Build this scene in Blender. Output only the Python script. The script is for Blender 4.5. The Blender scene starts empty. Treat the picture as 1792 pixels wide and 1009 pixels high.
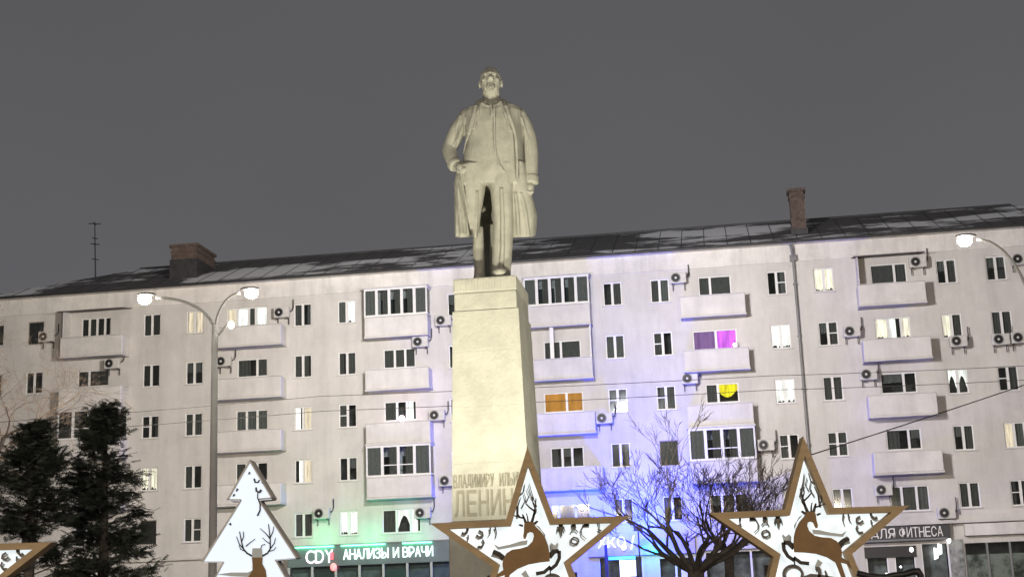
import bpy, bmesh, math, random
from mathutils import Vector, Matrix
random.seed(7)
R = math.radians
scene = bpy.context.scene
C = scene.collection

# ------------------------------------------------------------------ camera
FPX, W, H = 2440.36, 1792.0, 1009.0            # focal length in pixels of the photograph
PITCH, ROLL, EYE = R(12.374), R(-2.1314), 1.6
cf = Vector((0, math.cos(PITCH), math.sin(PITCH)))
cu0 = Vector((0, -math.sin(PITCH), math.cos(PITCH)))
cr0 = Vector((1, 0, 0))
cr = math.cos(ROLL) * cr0 + math.sin(ROLL) * cu0
cu = -math.sin(ROLL) * cr0 + math.cos(ROLL) * cu0
cam = bpy.data.cameras.new('camera')
camo = bpy.data.objects.new('camera', cam)
C.objects.link(camo)
camo.matrix_world = Matrix(((cr.x, cu.x, -cf.x, 0), (cr.y, cu.y, -cf.y, 0), (cr.z, cu.z, -cf.z, EYE), (0, 0, 0, 1)))
cam.sensor_fit = 'HORIZONTAL'
cam.sensor_width = 36.0
cam.lens = 36.0 * FPX / W
cam.clip_end = 3000
cam.clip_start = 0.1
scene.camera = camo

# ------------------------------------------------------------------ night sky: low cloud lit by the town
world = bpy.data.worlds.new('World')
scene.world = world
world.use_nodes = True
nt = world.node_tree
nt.nodes.clear()
out = nt.nodes.new('ShaderNodeOutputWorld')
bg = nt.nodes.new('ShaderNodeBackground')
tc = nt.nodes.new('ShaderNodeTexCoord')
sep = nt.nodes.new('ShaderNodeSeparateXYZ')
ramp = nt.nodes.new('ShaderNodeValToRGB')
ramp.color_ramp.elements[0].position = 0.0
ramp.color_ramp.elements[0].color = (0.170, 0.155, 0.148, 1)
ramp.color_ramp.elements[1].position = 0.55
ramp.color_ramp.elements[1].color = (0.084, 0.085, 0.092, 1)
e = ramp.color_ramp.elements.new(0.2)
e.color = (0.114, 0.112, 0.118, 1)
nz = nt.nodes.new('ShaderNodeTexNoise')
nz.inputs['Scale'].default_value = 1.6
nz.inputs['Detail'].default_value = 5
mp = nt.nodes.new('ShaderNodeMapRange')
mp.inputs['To Min'].default_value = 0.80
mp.inputs['To Max'].default_value = 1.20
nt.links.new(tc.outputs['Generated'], sep.inputs[0])
nt.links.new(tc.outputs['Generated'], nz.inputs['Vector'])
nt.links.new(nz.outputs['Fac'], mp.inputs['Value'])
nt.links.new(sep.outputs['Z'], ramp.inputs['Fac'])
nt.links.new(ramp.outputs['Color'], bg.inputs['Color'])
nt.links.new(mp.outputs['Result'], bg.inputs['Strength'])
nt.links.new(bg.outputs[0], out.inputs[0])

# ------------------------------------------------------------------ exposure
vs = scene.view_settings
vs.view_transform = 'Standard'
vs.look = 'None'
vs.exposure = 0.0
vs.gamma = 1.0
scene.cycles.max_bounces = 5
scene.cycles.transparent_max_bounces = 12
scene.cycles.sample_clamp_indirect = 3.0
scene.cycles.caustics_reflective = False
scene.cycles.caustics_refractive = False

POWER = dict(mast=23500, street=8000, back=8500, flood=5000, blue=3100, green=42)

# ------------------------------------------------------------------ geometry helpers
def at(x, y, Y):
    """point at depth Y seen at pixel x, y of the photograph"""
    d = cf + (x - W / 2) / FPX * cr - (y - H / 2) / FPX * cu
    t = Y / d.y
    return Vector((0, 0, EYE)) + t * d

FA = R(8.318)      # the facade recedes to the left
FD = 72.10
def fw(u, off, z):
    """facade point: u along the wall, off metres out from it, height z"""
    return Vector((u * math.cos(FA) - off * math.sin(FA), FD - u * math.sin(FA) - off * math.cos(FA), z))

class MB:
    def __init__(s):
        s.v, s.f = [], []
    def add(s, vs_, fs):
        n = len(s.v)
        s.v += [tuple(p) for p in vs_]
        s.f += [tuple(i + n for i in f) for f in fs]
        return s
    def box(s, x0, x1, y0, y1, z0, z1):
        return s.add([(x0, y0, z0), (x1, y0, z0), (x1, y1, z0), (x0, y1, z0), (x0, y0, z1), (x1, y0, z1), (x1, y1, z1), (x0, y1, z1)],
                     [(0, 3, 2, 1), (4, 5, 6, 7), (0, 1, 5, 4), (1, 2, 6, 5), (2, 3, 7, 6), (3, 0, 4, 7)])
    def tube(s, pts, rad, n=8, cap=True):
        pts = [Vector(p) for p in pts]
        if not isinstance(rad, (list, tuple)):
            rad = [rad] * len(pts)
        rings = []
        prev = None
        for i, p in enumerate(pts):
            a = pts[min(i + 1, len(pts) - 1)] - pts[max(i - 1, 0)]
            a.normalize()
            ref = prev if prev is not None else (Vector((0, 0, 1)) if abs(a.z) < .9 else Vector((1, 0, 0)))
            u_ = ref - a * ref.dot(a)
            if u_.length < 1e-5:
                u_ = a.orthogonal()
            u_.normalize()
            prev = u_
            w_ = a.cross(u_)
            rings.append([p + (u_ * math.cos(2 * math.pi * k / n) + w_ * math.sin(2 * math.pi * k / n)) * rad[i] for k in range(n)])
        vs_ = [q for r_ in rings for q in r_]
        fs = []
        for i in range(len(pts) - 1):
            for k in range(n):
                k2 = (k + 1) % n
                fs.append((i * n + k, i * n + k2, (i + 1) * n + k2, (i + 1) * n + k))
        if cap:
            fs.append(tuple(range(n - 1, -1, -1)))
            fs.append(tuple((len(pts) - 1) * n + k for k in range(n)))
        return s.add(vs_, fs)
    def prism(s, pts, y0, y1):
        """x,z outline extruded from y0 (front) to y1 (back)"""
        n = len(pts)
        area = sum(pts[i][0] * pts[(i + 1) % n][1] - pts[(i + 1) % n][0] * pts[i][1] for i in range(n))
        if area < 0:
            pts = pts[::-1]
        vs_ = [(x, y0, z) for x, z in pts] + [(x, y1, z) for x, z in pts]
        fs = [tuple(range(n)), tuple(range(2 * n - 1, n - 1, -1))]
        fs += [(i, i + n, (i + 1) % n + n, (i + 1) % n) for i in range(n)]
        return s.add(vs_, fs)
    def ribbon(s, pts, w0, w1, y0, y1):
        """flat stroke along x,z points, tapering from w0 to w1"""
        P = [Vector((p[0], p[1])) for p in pts]
        n = len(P)
        L, Rr = [], []
        for i in range(n):
            d = (P[min(i + 1, n - 1)] - P[max(i - 1, 0)])
            if d.length < 1e-9:
                d = Vector((1, 0))
            d.normalize()
            q = Vector((-d.y, d.x))
            w = w0 + (w1 - w0) * i / (n - 1)
            L.append(P[i] + q * w / 2)
            Rr.append(P[i] - q * w / 2)
        vs_ = []
        for y in (y0, y1):
            for i in range(n):
                vs_ += [(L[i].x, y, L[i].y), (Rr[i].x, y, Rr[i].y)]
        m = 2 * n
        fs = []
        for i in range(n - 1):
            a, b, c, d = 2 * i, 2 * i + 1, 2 * i + 3, 2 * i + 2
            fs += [(a, b, c, d), (m + a, m + d, m + c, m + b), (a, d, m + d, m + a), (b, m + b, m + c, c)]
        fs += [(0, m, m + 1, 1), (m - 2, m - 1, 2 * m - 1, 2 * m - 2)]
        return s.add(vs_, fs)
    def disc(s, cx, cz, r, y0, y1, n=20):
        return s.prism([(cx + r * math.cos(2 * math.pi * k / n), cz + r * math.sin(2 * math.pi * k / n)) for k in range(n)], y0, y1)
    def ell(s, c, r, nu=20, nv=14, rot=None):
        vs_, fs = [], []
        vs_.append(Vector((0, 0, -1)))
        for j in range(1, nv):
            t = -math.pi / 2 + math.pi * j / nv
            for i in range(nu):
                p = 2 * math.pi * i / nu
                vs_.append(Vector((math.cos(t) * math.cos(p), math.cos(t) * math.sin(p), math.sin(t))))
        vs_.append(Vector((0, 0, 1)))
        for i in range(nu):
            fs.append((0, 1 + (i + 1) % nu, 1 + i))
            for j in range(nv - 2):
                a = 1 + j * nu
                fs.append((a + i, a + (i + 1) % nu, a + nu + (i + 1) % nu, a + nu + i))
            a = 1 + (nv - 2) * nu
            fs.append((a + i, a + (i + 1) % nu, len(vs_) - 1))
        M = Matrix.Diagonal(Vector(r))
        if rot:
            M = rot.to_3x3() @ M
        return s.add([Vector(c) + M @ v for v in vs_], fs)
    def loft(s, rings):
        n = len(rings[0])
        vs_ = [p for r_ in rings for p in r_]
        fs = []
        for i in range(len(rings) - 1):
            for k in range(n):
                k2 = (k + 1) % n
                fs.append((i * n + k, i * n + k2, (i + 1) * n + k2, (i + 1) * n + k))
        fs.append(tuple(range(n - 1, -1, -1)))
        fs.append(tuple((len(rings) - 1) * n + k for k in range(n)))
        return s.add(vs_, fs)
    def mesh(s, name, smooth=False):
        me = bpy.data.meshes.new(name)
        me.from_pydata(s.v, [], s.f)
        if smooth:
            me.shade_smooth()
        return me
    def build(s, name, m, parent=None, smooth=False, bevel=0.0):
        return obj(name, s.mesh(name, smooth), m, parent, bevel)

def obj(name, me, m, parent=None, bevel=0.0):
    o = bpy.data.objects.new(name, me)
    if m is not None and not me.materials:
        me.materials.append(m)
    C.objects.link(o)
    if parent is not None:
        o.parent = parent
    if bevel:
        b = o.modifiers.new('bevel', 'BEVEL')
        b.width = bevel
        b.segments = 2
        b.limit_method = 'ANGLE'
    return o

def empty(name, loc=(0, 0, 0), rz=0.0, label=None, cat=None, group=None):
    o = bpy.data.objects.new(name, None)
    o.empty_display_size = 0.3
    o.location = loc
    o.rotation_euler.z = rz
    C.objects.link(o)
    tag(o, label, cat, group)
    return o

def tag(o, label=None, cat=None, group=None, kind=None):
    if label: o['label'] = label
    if cat: o['category'] = cat
    if group: o['group'] = group
    if kind: o['kind'] = kind
    return o

def copy_tree(o, parent=None):
    c = o.copy()
    C.objects.link(c)
    c.parent = parent
    for ch in list(o.children):
        copy_tree(ch, c)
    return c

def light(name, kind, loc, energy, color, target=None, size=0.2, angle=90, blend=0.6, parent=None):
    l = bpy.data.lights.new(name, kind)
    l.energy = energy
    l.color = color
    if kind != 'AREA':
        l.shadow_soft_size = size
    if kind == 'SPOT':
        l.spot_size = R(angle)
        l.spot_blend = blend
    o = bpy.data.objects.new(name, l)
    C.objects.link(o)
    o.location = loc
    if target is not None:
        o.rotation_euler = (Vector(target) - Vector(loc)).to_track_quat('-Z', 'Y').to_euler()
    if parent is not None:
        o.parent = parent
        o.matrix_parent_inverse = Matrix.Translation(-Vector(parent.location)) if parent.rotation_euler.z == 0 else (Matrix.Translation(parent.location) @ Matrix.Rotation(parent.rotation_euler.z, 4, 'Z')).inverted()
    o['kind'] = 'helper'
    return o

# ------------------------------------------------------------------ materials
MATS = {}
def mat(name, col, rough=0.7, var=0.0, scale=3.0, bump=0.0, bscale=40.0, metal=0.0, emit=None, es=0.0, col2=None, spec=0.4, stretch=None, lo=0.35, hi=0.65):
    if name in MATS:
        return MATS[name]
    m = bpy.data.materials.new(name)
    m.use_nodes = True
    t = m.node_tree
    b = t.nodes['Principled BSDF']
    b.inputs['Roughness'].default_value = rough
    b.inputs['Metallic'].default_value = metal
    b.inputs['Specular IOR Level'].default_value = spec
    b.inputs['Base Color'].default_value = (*col, 1)
    c = t.nodes.new('ShaderNodeTexCoord')
    vec = c.outputs['Object']
    if stretch:
        mpp = t.nodes.new('ShaderNodeMapping')
        mpp.inputs['Scale'].default_value = stretch
        t.links.new(vec, mpp.inputs['Vector'])
        vec = mpp.outputs['Vector']
    if var or col2:
        n = t.nodes.new('ShaderNodeTexNoise')
        n.inputs['Scale'].default_value = scale
        n.inputs['Detail'].default_value = 6
        n.inputs['Roughness'].default_value = 0.65
        t.links.new(vec, n.inputs['Vector'])
        r_ = t.nodes.new('ShaderNodeValToRGB')
        a = col2 if col2 else tuple(max(0, x * (1 - var)) for x in col)
        bb = col if col2 else tuple(x * (1 + var) for x in col)
        r_.color_ramp.elements[0].position = lo
        r_.color_ramp.elements[1].position = hi
        r_.color_ramp.elements[0].color = (*a, 1)
        r_.color_ramp.elements[1].color = (*bb, 1)
        t.links.new(n.outputs['Fac'], r_.inputs['Fac'])
        t.links.new(r_.outputs['Color'], b.inputs['Base Color'])
    if bump:
        n2 = t.nodes.new('ShaderNodeTexNoise')
        n2.inputs['Scale'].default_value = bscale
        n2.inputs['Detail'].default_value = 5
        t.links.new(c.outputs['Object'], n2.inputs['Vector'])
        bp = t.nodes.new('ShaderNodeBump')
        bp.inputs['Strength'].default_value = bump
        bp.inputs['Distance'].default_value = 0.02
        t.links.new(n2.outputs['Fac'], bp.inputs['Height'])
        t.links.new(bp.outputs['Normal'], b.inputs['Normal'])
    if emit:
        b.inputs['Emission Color'].default_value = (*emit, 1)
        b.inputs['Emission Strength'].default_value = es
    MATS[name] = m
    return m

def glass_mat():
    m = bpy.data.materials.new('window_glass')
    m.use_nodes = True
    t = m.node_tree
    t.nodes.clear()
    o = t.nodes.new('ShaderNodeOutputMaterial')
    tr = t.nodes.new('ShaderNodeBsdfTransparent')
    tr.inputs['Color'].default_value = (0.82, 0.86, 0.86, 1)
    gl = t.nodes.new('ShaderNodeBsdfGlossy')
    gl.inputs['Roughness'].default_value = 0.06
    n = t.nodes.new('ShaderNodeTexNoise')
    n.inputs['Scale'].default_value = 1.3
    bp = t.nodes.new('ShaderNodeBump')
    bp.inputs['Strength'].default_value = 0.08
    c = t.nodes.new('ShaderNodeTexCoord')
    t.links.new(c.outputs['Object'], n.inputs['Vector'])
    t.links.new(n.outputs['Fac'], bp.inputs['Height'])
    t.links.new(bp.outputs['Normal'], gl.inputs['Normal'])
    fr = t.nodes.new('ShaderNodeFresnel')
    fr.inputs['IOR'].default_value = 1.6
    mx = t.nodes.new('ShaderNodeMixShader')
    t.links.new(fr.outputs[0], mx.inputs[0])
    t.links.new(tr.outputs[0], mx.inputs[1])
    t.links.new(gl.outputs[0], mx.inputs[2])
    t.links.new(mx.outputs[0], o.inputs[0])
    MATS['glass'] = m
    return m

def lit_mat(name, col, es, folds=9.0):
    """lit curtain: the glow varies with the folds of the cloth"""
    m = bpy.data.materials.new(name)
    m.use_nodes = True
    t = m.node_tree
    b = t.nodes['Principled BSDF']
    b.inputs['Base Color'].default_value = (*[x * .6 for x in col], 1)
    b.inputs['Roughness'].default_value = 0.9
    c = t.nodes.new('ShaderNodeTexCoord')
    mpp = t.nodes.new('ShaderNodeMapping')
    mpp.inputs['Scale'].default_value = (folds, 1.0, 0.9)
    n = t.nodes.new('ShaderNodeTexNoise')
    n.inputs['Scale'].default_value = 1.0
    n.inputs['Detail'].default_value = 3
    mr = t.nodes.new('ShaderNodeMapRange')
    mr.inputs['From Min'].default_value = 0.32
    mr.inputs['From Max'].default_value = 0.66
    mr.inputs['To Min'].default_value = es * 0.45
    mr.inputs['To Max'].default_value = es * 1.25
    t.links.new(c.outputs['Object'], mpp.inputs['Vector'])
    t.links.new(mpp.outputs['Vector'], n.inputs['Vector'])
    t.links.new(n.outputs['Fac'], mr.inputs['Value'])
    b.inputs['Emission Color'].default_value = (*col, 1)
    t.links.new(mr.outputs['Result'], b.inputs['Emission Strength'])
    MATS[name] = m
    return m

glass_mat()
PLASTER = mat('painted_plaster', (0.61, 0.59, 0.575), 0.85, var=0.07, scale=0.35, bump=0.35, bscale=9)
def weather(m, amount=.18):
    """rain streaks and patched coats of paint over the base colour, faint brick courses in the relief"""
    t = m.node_tree
    b = t.nodes['Principled BSDF']
    src = b.inputs['Base Color'].links[0].from_socket
    c = t.nodes.new('ShaderNodeTexCoord')
    def noise(sc, stretch, lo, hi, dark):
        mpp = t.nodes.new('ShaderNodeMapping'); mpp.inputs['Scale'].default_value = stretch
        n = t.nodes.new('ShaderNodeTexNoise'); n.inputs['Scale'].default_value = sc; n.inputs['Detail'].default_value = 7; n.inputs['Roughness'].default_value = .7
        r_ = t.nodes.new('ShaderNodeMapRange'); r_.inputs['From Min'].default_value = lo; r_.inputs['From Max'].default_value = hi
        r_.inputs['To Min'].default_value = 1 - dark; r_.inputs['To Max'].default_value = 1.0
        t.links.new(c.outputs['Object'], mpp.inputs['Vector']); t.links.new(mpp.outputs['Vector'], n.inputs['Vector']); t.links.new(n.outputs['Fac'], r_.inputs['Value'])
        return r_.outputs['Result']
    a = noise(1.0, (1.3, 1, .20), .34, .56, amount)
    d = noise(.55, (1, 1, 1), .38, .50, amount * .55)
    f = noise(14, (1, 1, 1), .25, .5, amount * .5)
    m1 = t.nodes.new('ShaderNodeMath'); m1.operation = 'MULTIPLY'; t.links.new(a, m1.inputs[0]); t.links.new(d, m1.inputs[1])
    m2 = t.nodes.new('ShaderNodeMath'); m2.operation = 'MULTIPLY'; t.links.new(m1.outputs[0], m2.inputs[0]); t.links.new(f, m2.inputs[1])
    v = t.nodes.new('ShaderNodeVectorMath'); v.operation = 'SCALE'; t.links.new(src, v.inputs[0]); t.links.new(m2.outputs[0], v.inputs['Scale'])
    t.links.new(v.outputs['Vector'], b.inputs['Base Color'])
weather(PLASTER, .12)
FRIEZE = mat('frieze_plaster', (0.72, 0.70, 0.68), 0.85, var=0.06, scale=1.2, bump=0.3, bscale=12)
BALC = mat('balcony_panel', (0.66, 0.64, 0.63), 0.8, var=0.07, scale=0.9, bump=0.2, bscale=14)
weather(BALC, .12); weather(FRIEZE, .2)
FRAME = mat('white_window_frame', (0.74, 0.74, 0.74), 0.45, var=0.05, scale=4)
OLDFRAME = mat('brown_window_frame', (0.30, 0.26, 0.22), 0.6, var=0.1, scale=6)
SILL = mat('sill_metal', (0.55, 0.54, 0.53), 0.5, var=0.1)
ROOM = mat('dark_room', (0.10, 0.092, 0.085), 0.9, var=.5, scale=1.2)
CURT = mat('grey_curtain', (0.20, 0.19, 0.18), 0.9, var=0.25, scale=7, stretch=(6, 1, .6))
CURT2 = mat('dark_curtain', (0.13, 0.12, 0.11), 0.9, var=0.3, scale=7, stretch=(6, 1, .6))
LIT = dict(w=lit_mat('lit_white_curtain', (1.0, 0.97, 0.90), 1.7), m=lit_mat('lit_warm_curtain', (1.0, 0.80, 0.60), 1.05),
           o=lit_mat('lit_orange_curtain', (0.85, 0.36, 0.06), 0.62, 2.0), p=lit_mat('lit_magenta_curtain', (0.82, 0.16, 0.95), 1.25, 5.0),
           n=lit_mat('lit_cream_curtain', (1.0, 0.88, 0.70), 1.35),
           y=lit_mat('lit_yellow_curtain', (1.0, 0.80, 0.02), 1.25), v=lit_mat('lit_violet_curtain', (0.45, 0.22, 0.55), 0.42))
DARKMETAL = mat('dark_metal', (0.06, 0.06, 0.062), 0.5, var=0.2, metal=0.4)
GREYMETAL = mat('grey_painted_metal', (0.20, 0.20, 0.20), 0.5, var=0.12, scale=2, bump=0.1)
POLE = mat('lamp_pole_paint', (0.50, 0.49, 0.47), 0.6, var=0.12, scale=1.5, bump=0.1)
BRICK = mat('chimney_brick', (0.105, 0.078, 0.068), 0.9, var=0.35, scale=5, bump=0.6, bscale=18)
ROOFM = mat('roof_sheet_and_snow', (0.85, 0.86, 0.88), 0.85, col2=(0.10, 0.098, 0.10), scale=0.26, bump=0.3, bscale=6, stretch=(0.5, 1.3, 1.3), lo=0.50, hi=0.56)
ACW = mat('aircon_casing', (0.55, 0.54, 0.52), 0.5, var=0.08, scale=5)
BLACK = mat('black_plastic', (0.012, 0.012, 0.013), 0.5)
LAMPLENS = mat('lit_lamp_lens', (1, 1, 1), 0.3, emit=(1.0, 0.93, 0.84), es=60)

# ================================================================== ground
g = MB()
g.add([(-900, -400, 0), (900, -400, 0), (900, 1500, 0), (-900, 1500, 0)], [(0, 1, 2, 3)])
tag(g.build('ground', mat('asphalt_ground', (0.060, 0.058, 0.056), 0.8, var=0.3, scale=0.5, bump=0.5, bscale=30)), kind='structure')
g = MB()
g.add([(-40, -30, .004), (40, -30, .004), (40, 31, .004), (-40, 31, .004)], [(0, 1, 2, 3)])
tag(g.build('square_paving', mat('concrete_paving', (0.16, 0.155, 0.15), 0.8, var=0.2, scale=1.0, bump=0.4, bscale=20)), kind='structure')
g = MB()
L_, R_ = -45, 45
g.box(L_, R_, -5.5, -0.02, 0.004, 0.13)
pv = g.build('pavement', mat('pavement_slabs', (0.18, 0.175, 0.17), 0.85, var=0.2, scale=1.5, bump=0.3))
pv.location = (0, FD, 0)
pv.rotation_euler.z = -FA
tag(pv, kind='structure')

# ================================================================== apartment building
UL, UR, DEPTH = -30.4, 33.0, 12.0
EAVE, RIDGE = 18.75, 21.35
house = empty('apartment_building', (0, FD, 0), -FA, 'long pale five-row apartment block with white balconies and snowy dark roof', 'building')
ROWZ = {r: 5.56 + 2.8 * (r - 1) for r in range(1, 6)}
openings = {r: [] for r in range(0, 6)}           # u0,u1,z0,z1

def curtain(u0, u1, z0, z1, m, parent, y=0.24, seed=0, shape='full'):
    rnd = random.Random(seed)
    n = 9
    b = MB()
    vs_, fs = [], []
    h = z1 - z0
    for i in range(n + 1):
        t = i / n
        u = u0 + (u1 - u0) * t
        yy = y + 0.02 * math.sin(i * 2.1 + seed)
        top, bot = z1, z0
        if shape == 'swag':
            bot = z1 - h * (0.30 + 0.42 * abs(math.sin(math.pi * t * .95 + .25)))
        elif shape == 'arch':
            bot = z0 + h * (0.15 + 0.6 * math.sin(math.pi * t))
        elif shape == 'left':
            bot = z0 + h * 0.05 * rnd.random()
            u = u0 + (u1 - u0) * t * 0.62
        elif shape == 'right':
            u = u0 + (u1 - u0) * (0.4 + 0.6 * t)
        elif shape == 'top':
            bot = z0 + h * (0.52 + 0.06 * rnd.random())
        elif shape == 'ragged':
            bot = z0 + h * (0.02 + 0.16 * rnd.random())
        vs_ += [(u, yy, bot), (u, yy, top), (u, yy + .006, bot), (u, yy + .006, top)]
    for i in range(n):
        a, c = 4 * i, 4 * i + 4
        fs += [(a, c, c + 1, a + 1), (a + 2, a + 3, c + 3, c + 2)]
    b.add(vs_, fs)
    return b.build('curtain', m, parent)

def window(row, u0, u1, z0, z1, panes, fills, trans='', sill=True, old=False, mull=0.10, border=0.06):
    """one window: frame, panes, curtains, sill. panes = relative widths, fills = one letter per pane"""
    openings[row].append((u0, u1, z0, z1))
    f = MB()
    d0, d1 = 0.07, 0.15
    f.box(u0, u0 + border, d0, d1, z0, z1)
    f.box(u1 - border, u1, d0, d1, z0, z1)
    f.box(u0 + border, u1 - border, d0, d1, z1 - border, z1)
    f.box(u0 + border, u1 - border, d0, d1, z0, z0 + border)
    tot = sum(panes)
    inner = (u1 - u0 - 2 * border - mull * (len(panes) - 1))
    u = u0 + border
    spans = []
    for i, p in enumerate(panes):
        w = inner * p / tot
        spans.append((u, u + w))
        if i < len(panes) - 1:
            f.box(u + w, u + w + mull, d0 - .004, d1, z0 + border, z1 - border)
        if i < len(trans) and trans[i] == '1':
            zt = z0 + (z1 - z0) * 0.52
            f.box(u, u + w, d0 + .006, d1 - .006, zt - .025, zt + .025)
        u += w + mull
    win = f.build('window', OLDFRAME if old else FRAME, house)
    for i, (a, c) in enumerate(spans):
        b = MB()
        b.box(a, c, 0.10, 0.112, z0 + border, z1 - border)
        b.build('pane', MATS['glass'], win)
        k = fills[i] if i < len(fills) else 'd'
        sd = int(abs(u0 * 31 + z0 * 17 + i * 7))
        if k == 'd': k = 'ddkGlldkr'[sd % 9]
        if k == 'r': k = 'd'; curtain(a - .03, c + .03, z0 + .03, z1 - .03, CURT, win, seed=sd, shape='right')
        zz0, zz1 = z0 + .03, z1 - .03
        a2, c2 = a - .03, c + .03
        if k == 'g': curtain(a2, c2, zz0, zz1, CURT, win, seed=sd)
        elif k == 'G': curtain(a2, c2, zz0, zz1, CURT, win, seed=sd, shape='top')
        elif k == 'k': curtain(a2, c2, zz0, zz1, CURT2, win, seed=sd)
        elif k == 'l': curtain(a2, c2, zz0, zz1, CURT2, win, seed=sd, shape='left')
        elif k in 'wmopv': curtain(a2, c2, zz0, zz1, LIT['n' if k == 'w' and int(abs(u0 * 3)) % 5 < 2 else k], win, seed=sd, shape='ragged' if k in 'w' else 'full')
        elif k == 'W': curtain(a2, c2, zz0, zz1, LIT['w'], win, seed=sd, shape='left')
        elif k == 'X': curtain(a2, c2, zz0, zz1, LIT['w'], win, seed=sd, shape='right')
        elif k == 'A': curtain(a2, c2, zz0, zz1, LIT['w'], win, seed=sd, shape='arch')
        elif k == 'y': curtain(a2, c2, zz0, zz1, LIT['y'], win, seed=sd, shape='swag')
    if sill:
        s_ = MB()
        s_.box(u0 - .07, u1 + .07, -0.09, 0.065, z0 - .055, z0 - .003)
        s_.build('window_sill', SILL, win)
    return win

# the paired single windows: u centre, and for each row (5 top .. 1 bottom) what shows in the two panes
WIN_W, WIN_H = 0.98, 1.24
pairs = {
    -29.2: {5: 'dk', 4: 'dd', 3: 'gk', 2: 'dd', 1: 'kd'},
    -26.80: {5: 'k', 4: 'kd', 3: 'dd', 2: 'dk', 1: 'dd'},
    -20.02: {5: 'gl', 4: 'dd', 3: 'dd', 2: 'ww', 1: 'k'},
    -17.56: {5: 'mm', 4: 'GG', 3: 'kk', 2: 'kd', 1: 'dk'},
    -11.47: {5: 'kd', 4: 'kl', 3: 'Wm', 2: 'Xm', 1: 'gk'},
    -9.03: {5: 'gw', 4: 'dd', 3: 'dd', 2: 'dd', 1: 'ww'},
    -3.02: {5: 'dd', 4: 'dk', 3: 'gd', 2: 'dd', 1: 'kk'},
    -0.58: {5: 'kd', 4: 'dd', 3: 'dd', 2: 'gg', 1: 'dd'},
    5.29: {5: 'dd', 4: 'gg', 3: 'dd', 2: 'kd', 1: 'kd'},
    7.76: {5: 'kg', 4: 'dd', 3: 'dk', 2: 'k', 1: 'dd'},
    13.76: {5: 'dd', 4: 'ww', 3: 'ww', 2: 'dd', 1: 'kd'},
    16.14: {5: 'ww', 4: 'Gd', 3: 'dk', 2: 'kd', 1: 'kd'},
    22.22: {5: 'dk', 4: 'wk', 3: 'AA', 2: 'Gd', 1: 'kk'},
    24.64: {5: 'GG', 4: 'kk', 3: 'dd', 2: 'mg', 1: 'dd'},
    30.7: {5: 'dd', 4: 'kk', 3: 'ww', 2: 'dd', 1: 'dk'},
}
trans = {(-11.47, 4): '00', (-9.03, 3): '10', (7.76, 4): '10', (5.29, 3): '10', (7.76, 3): '10', (13.76, 5): '01', (16.14, 2): '11', (16.14, 4): '01',
         (13.76, 2): '10', (24.64, 3): '10', (24.64, 1): '10', (-20.02, 3): '10', (-17.56, 1): '01'}
for uc, rows in pairs.items():
    for r, fills in rows.items():
        zc = ROWZ[r]
        if len(fills) == 1:      # single sash, brown frame
            window(r, uc - .48, uc + .46, zc - .66, zc + .62, [1], fills, old=True, border=0.04)
        else:
            window(r, uc - WIN_W / 2, uc + WIN_W / 2, zc - WIN_H / 2, zc + WIN_H / 2, [1, 1.05], fills, trans.get((uc, r), ''), mull=0.13)

# windows behind the balconies: row, u0, u1, dz bottom, dz top, pane widths, fills
bw = [
    (5, -24.13, -22.42, -.46, .62, [1, 1, 1, .7], 'kgkd'), (4, -24.28, -22.46, -.42, .5, [.7, 1.3], 'gg'), (3, -24.2, -22.45, -.4, .6, [1, 1], 'kg'),
    (2, -24.2, -22.45, -.4, .6, [1, .7], 'dk'), (1, -24.2, -22.45, -.62, .6, [1, .7, 1], 'kdk'),
    (5, -15.75, -13.45, -.5, .62, [.8, 1, .5, 1], 'mwkw'), (4, -15.14, -13.44, -.42, .58, [1.7, .8], 'dd'), (3, -15.2, -13.42, -.5, .6, [1, 1, 1], 'ggg'),
    (2, -15.2, -13.42, -.4, .6, [1, 1, 1], 'dgd'), (1, -15.2, -13.42, -.62, .6, [1, 1], 'dk'),
    (5, -7.2, -5.2, -.5, .6, [1, 1], 'dk'), (4, -7.05, -5.3, -.42, .62, [1, .9, .9], 'kkd'), (3, -7.05, -5.3, -.42, .62, [1.1, .8, .8], 'kdW'),
    (2, -7.2, -5.2, -.5, .6, [1, 1], 'dg'), (1, -7.25, -5.2, -.62, .6, [.9, .9, .6], 'kAW'),
    (5, 1.2, 3.4, -.5, .6, [1, 1], 'dk'), (4, 1.55, 3.5, -.5, .5, [1, 1.2], 'kk'), (3, 1.45, 3.5, -.45, .58, [1.3, .9], 'oo'),
    (2, 1.68, 3.40, -.5, .55, [1, .8, 1], 'ddd'), (1, 1.6, 3.6, -.6, .45, [.4, 1.2, 1.0], 'kkk'),
    (5, 9.76, 11.44, -.46, .58, [.65, 1.3], 'kk'), (4, 9.3, 11.55, -.46, .56, [1, .9], 'vp'), (3, 9.78, 11.45, -.42, .58, [.65, 1.2], 'ky'),
    (2, 9.5, 11.6, -.5, .6, [1, 1], 'dk'), (1, 9.6, 11.5, -.62, .6, [1, 1, 1], 'dkd'),
    (5, 18.48, 20.28, -.44, .60, [1.5, .7], 'kk'), (4, 18.46, 20.20, -.46, .62, [1, .9, .6], 'wWw'), (3, 18.48, 20.24, -.44, .60, [1.4, .7], 'Gd'),
    (2, 18.50, 20.20, -.46, .58, [1.4, .7], 'dd'), (1, 18.40, 20.30, -.66, .58, [.8, 1, .8], 'kkg'),
    (5, 27.0, 28.7, -.44, .60, [1.5, .7], 'kk'), (4, 27.0, 28.7, -.46, .62, [1, .7], 'dk'), (3, 27.0, 28.7, -.44, .6, [1, .7], 'wd'), (2, 27.0, 28.7, -.44, .6, [1, .7], 'dd'), (1, 27.0, 28.7, -.6, .6, [1, .7], 'dd'),
]
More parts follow.
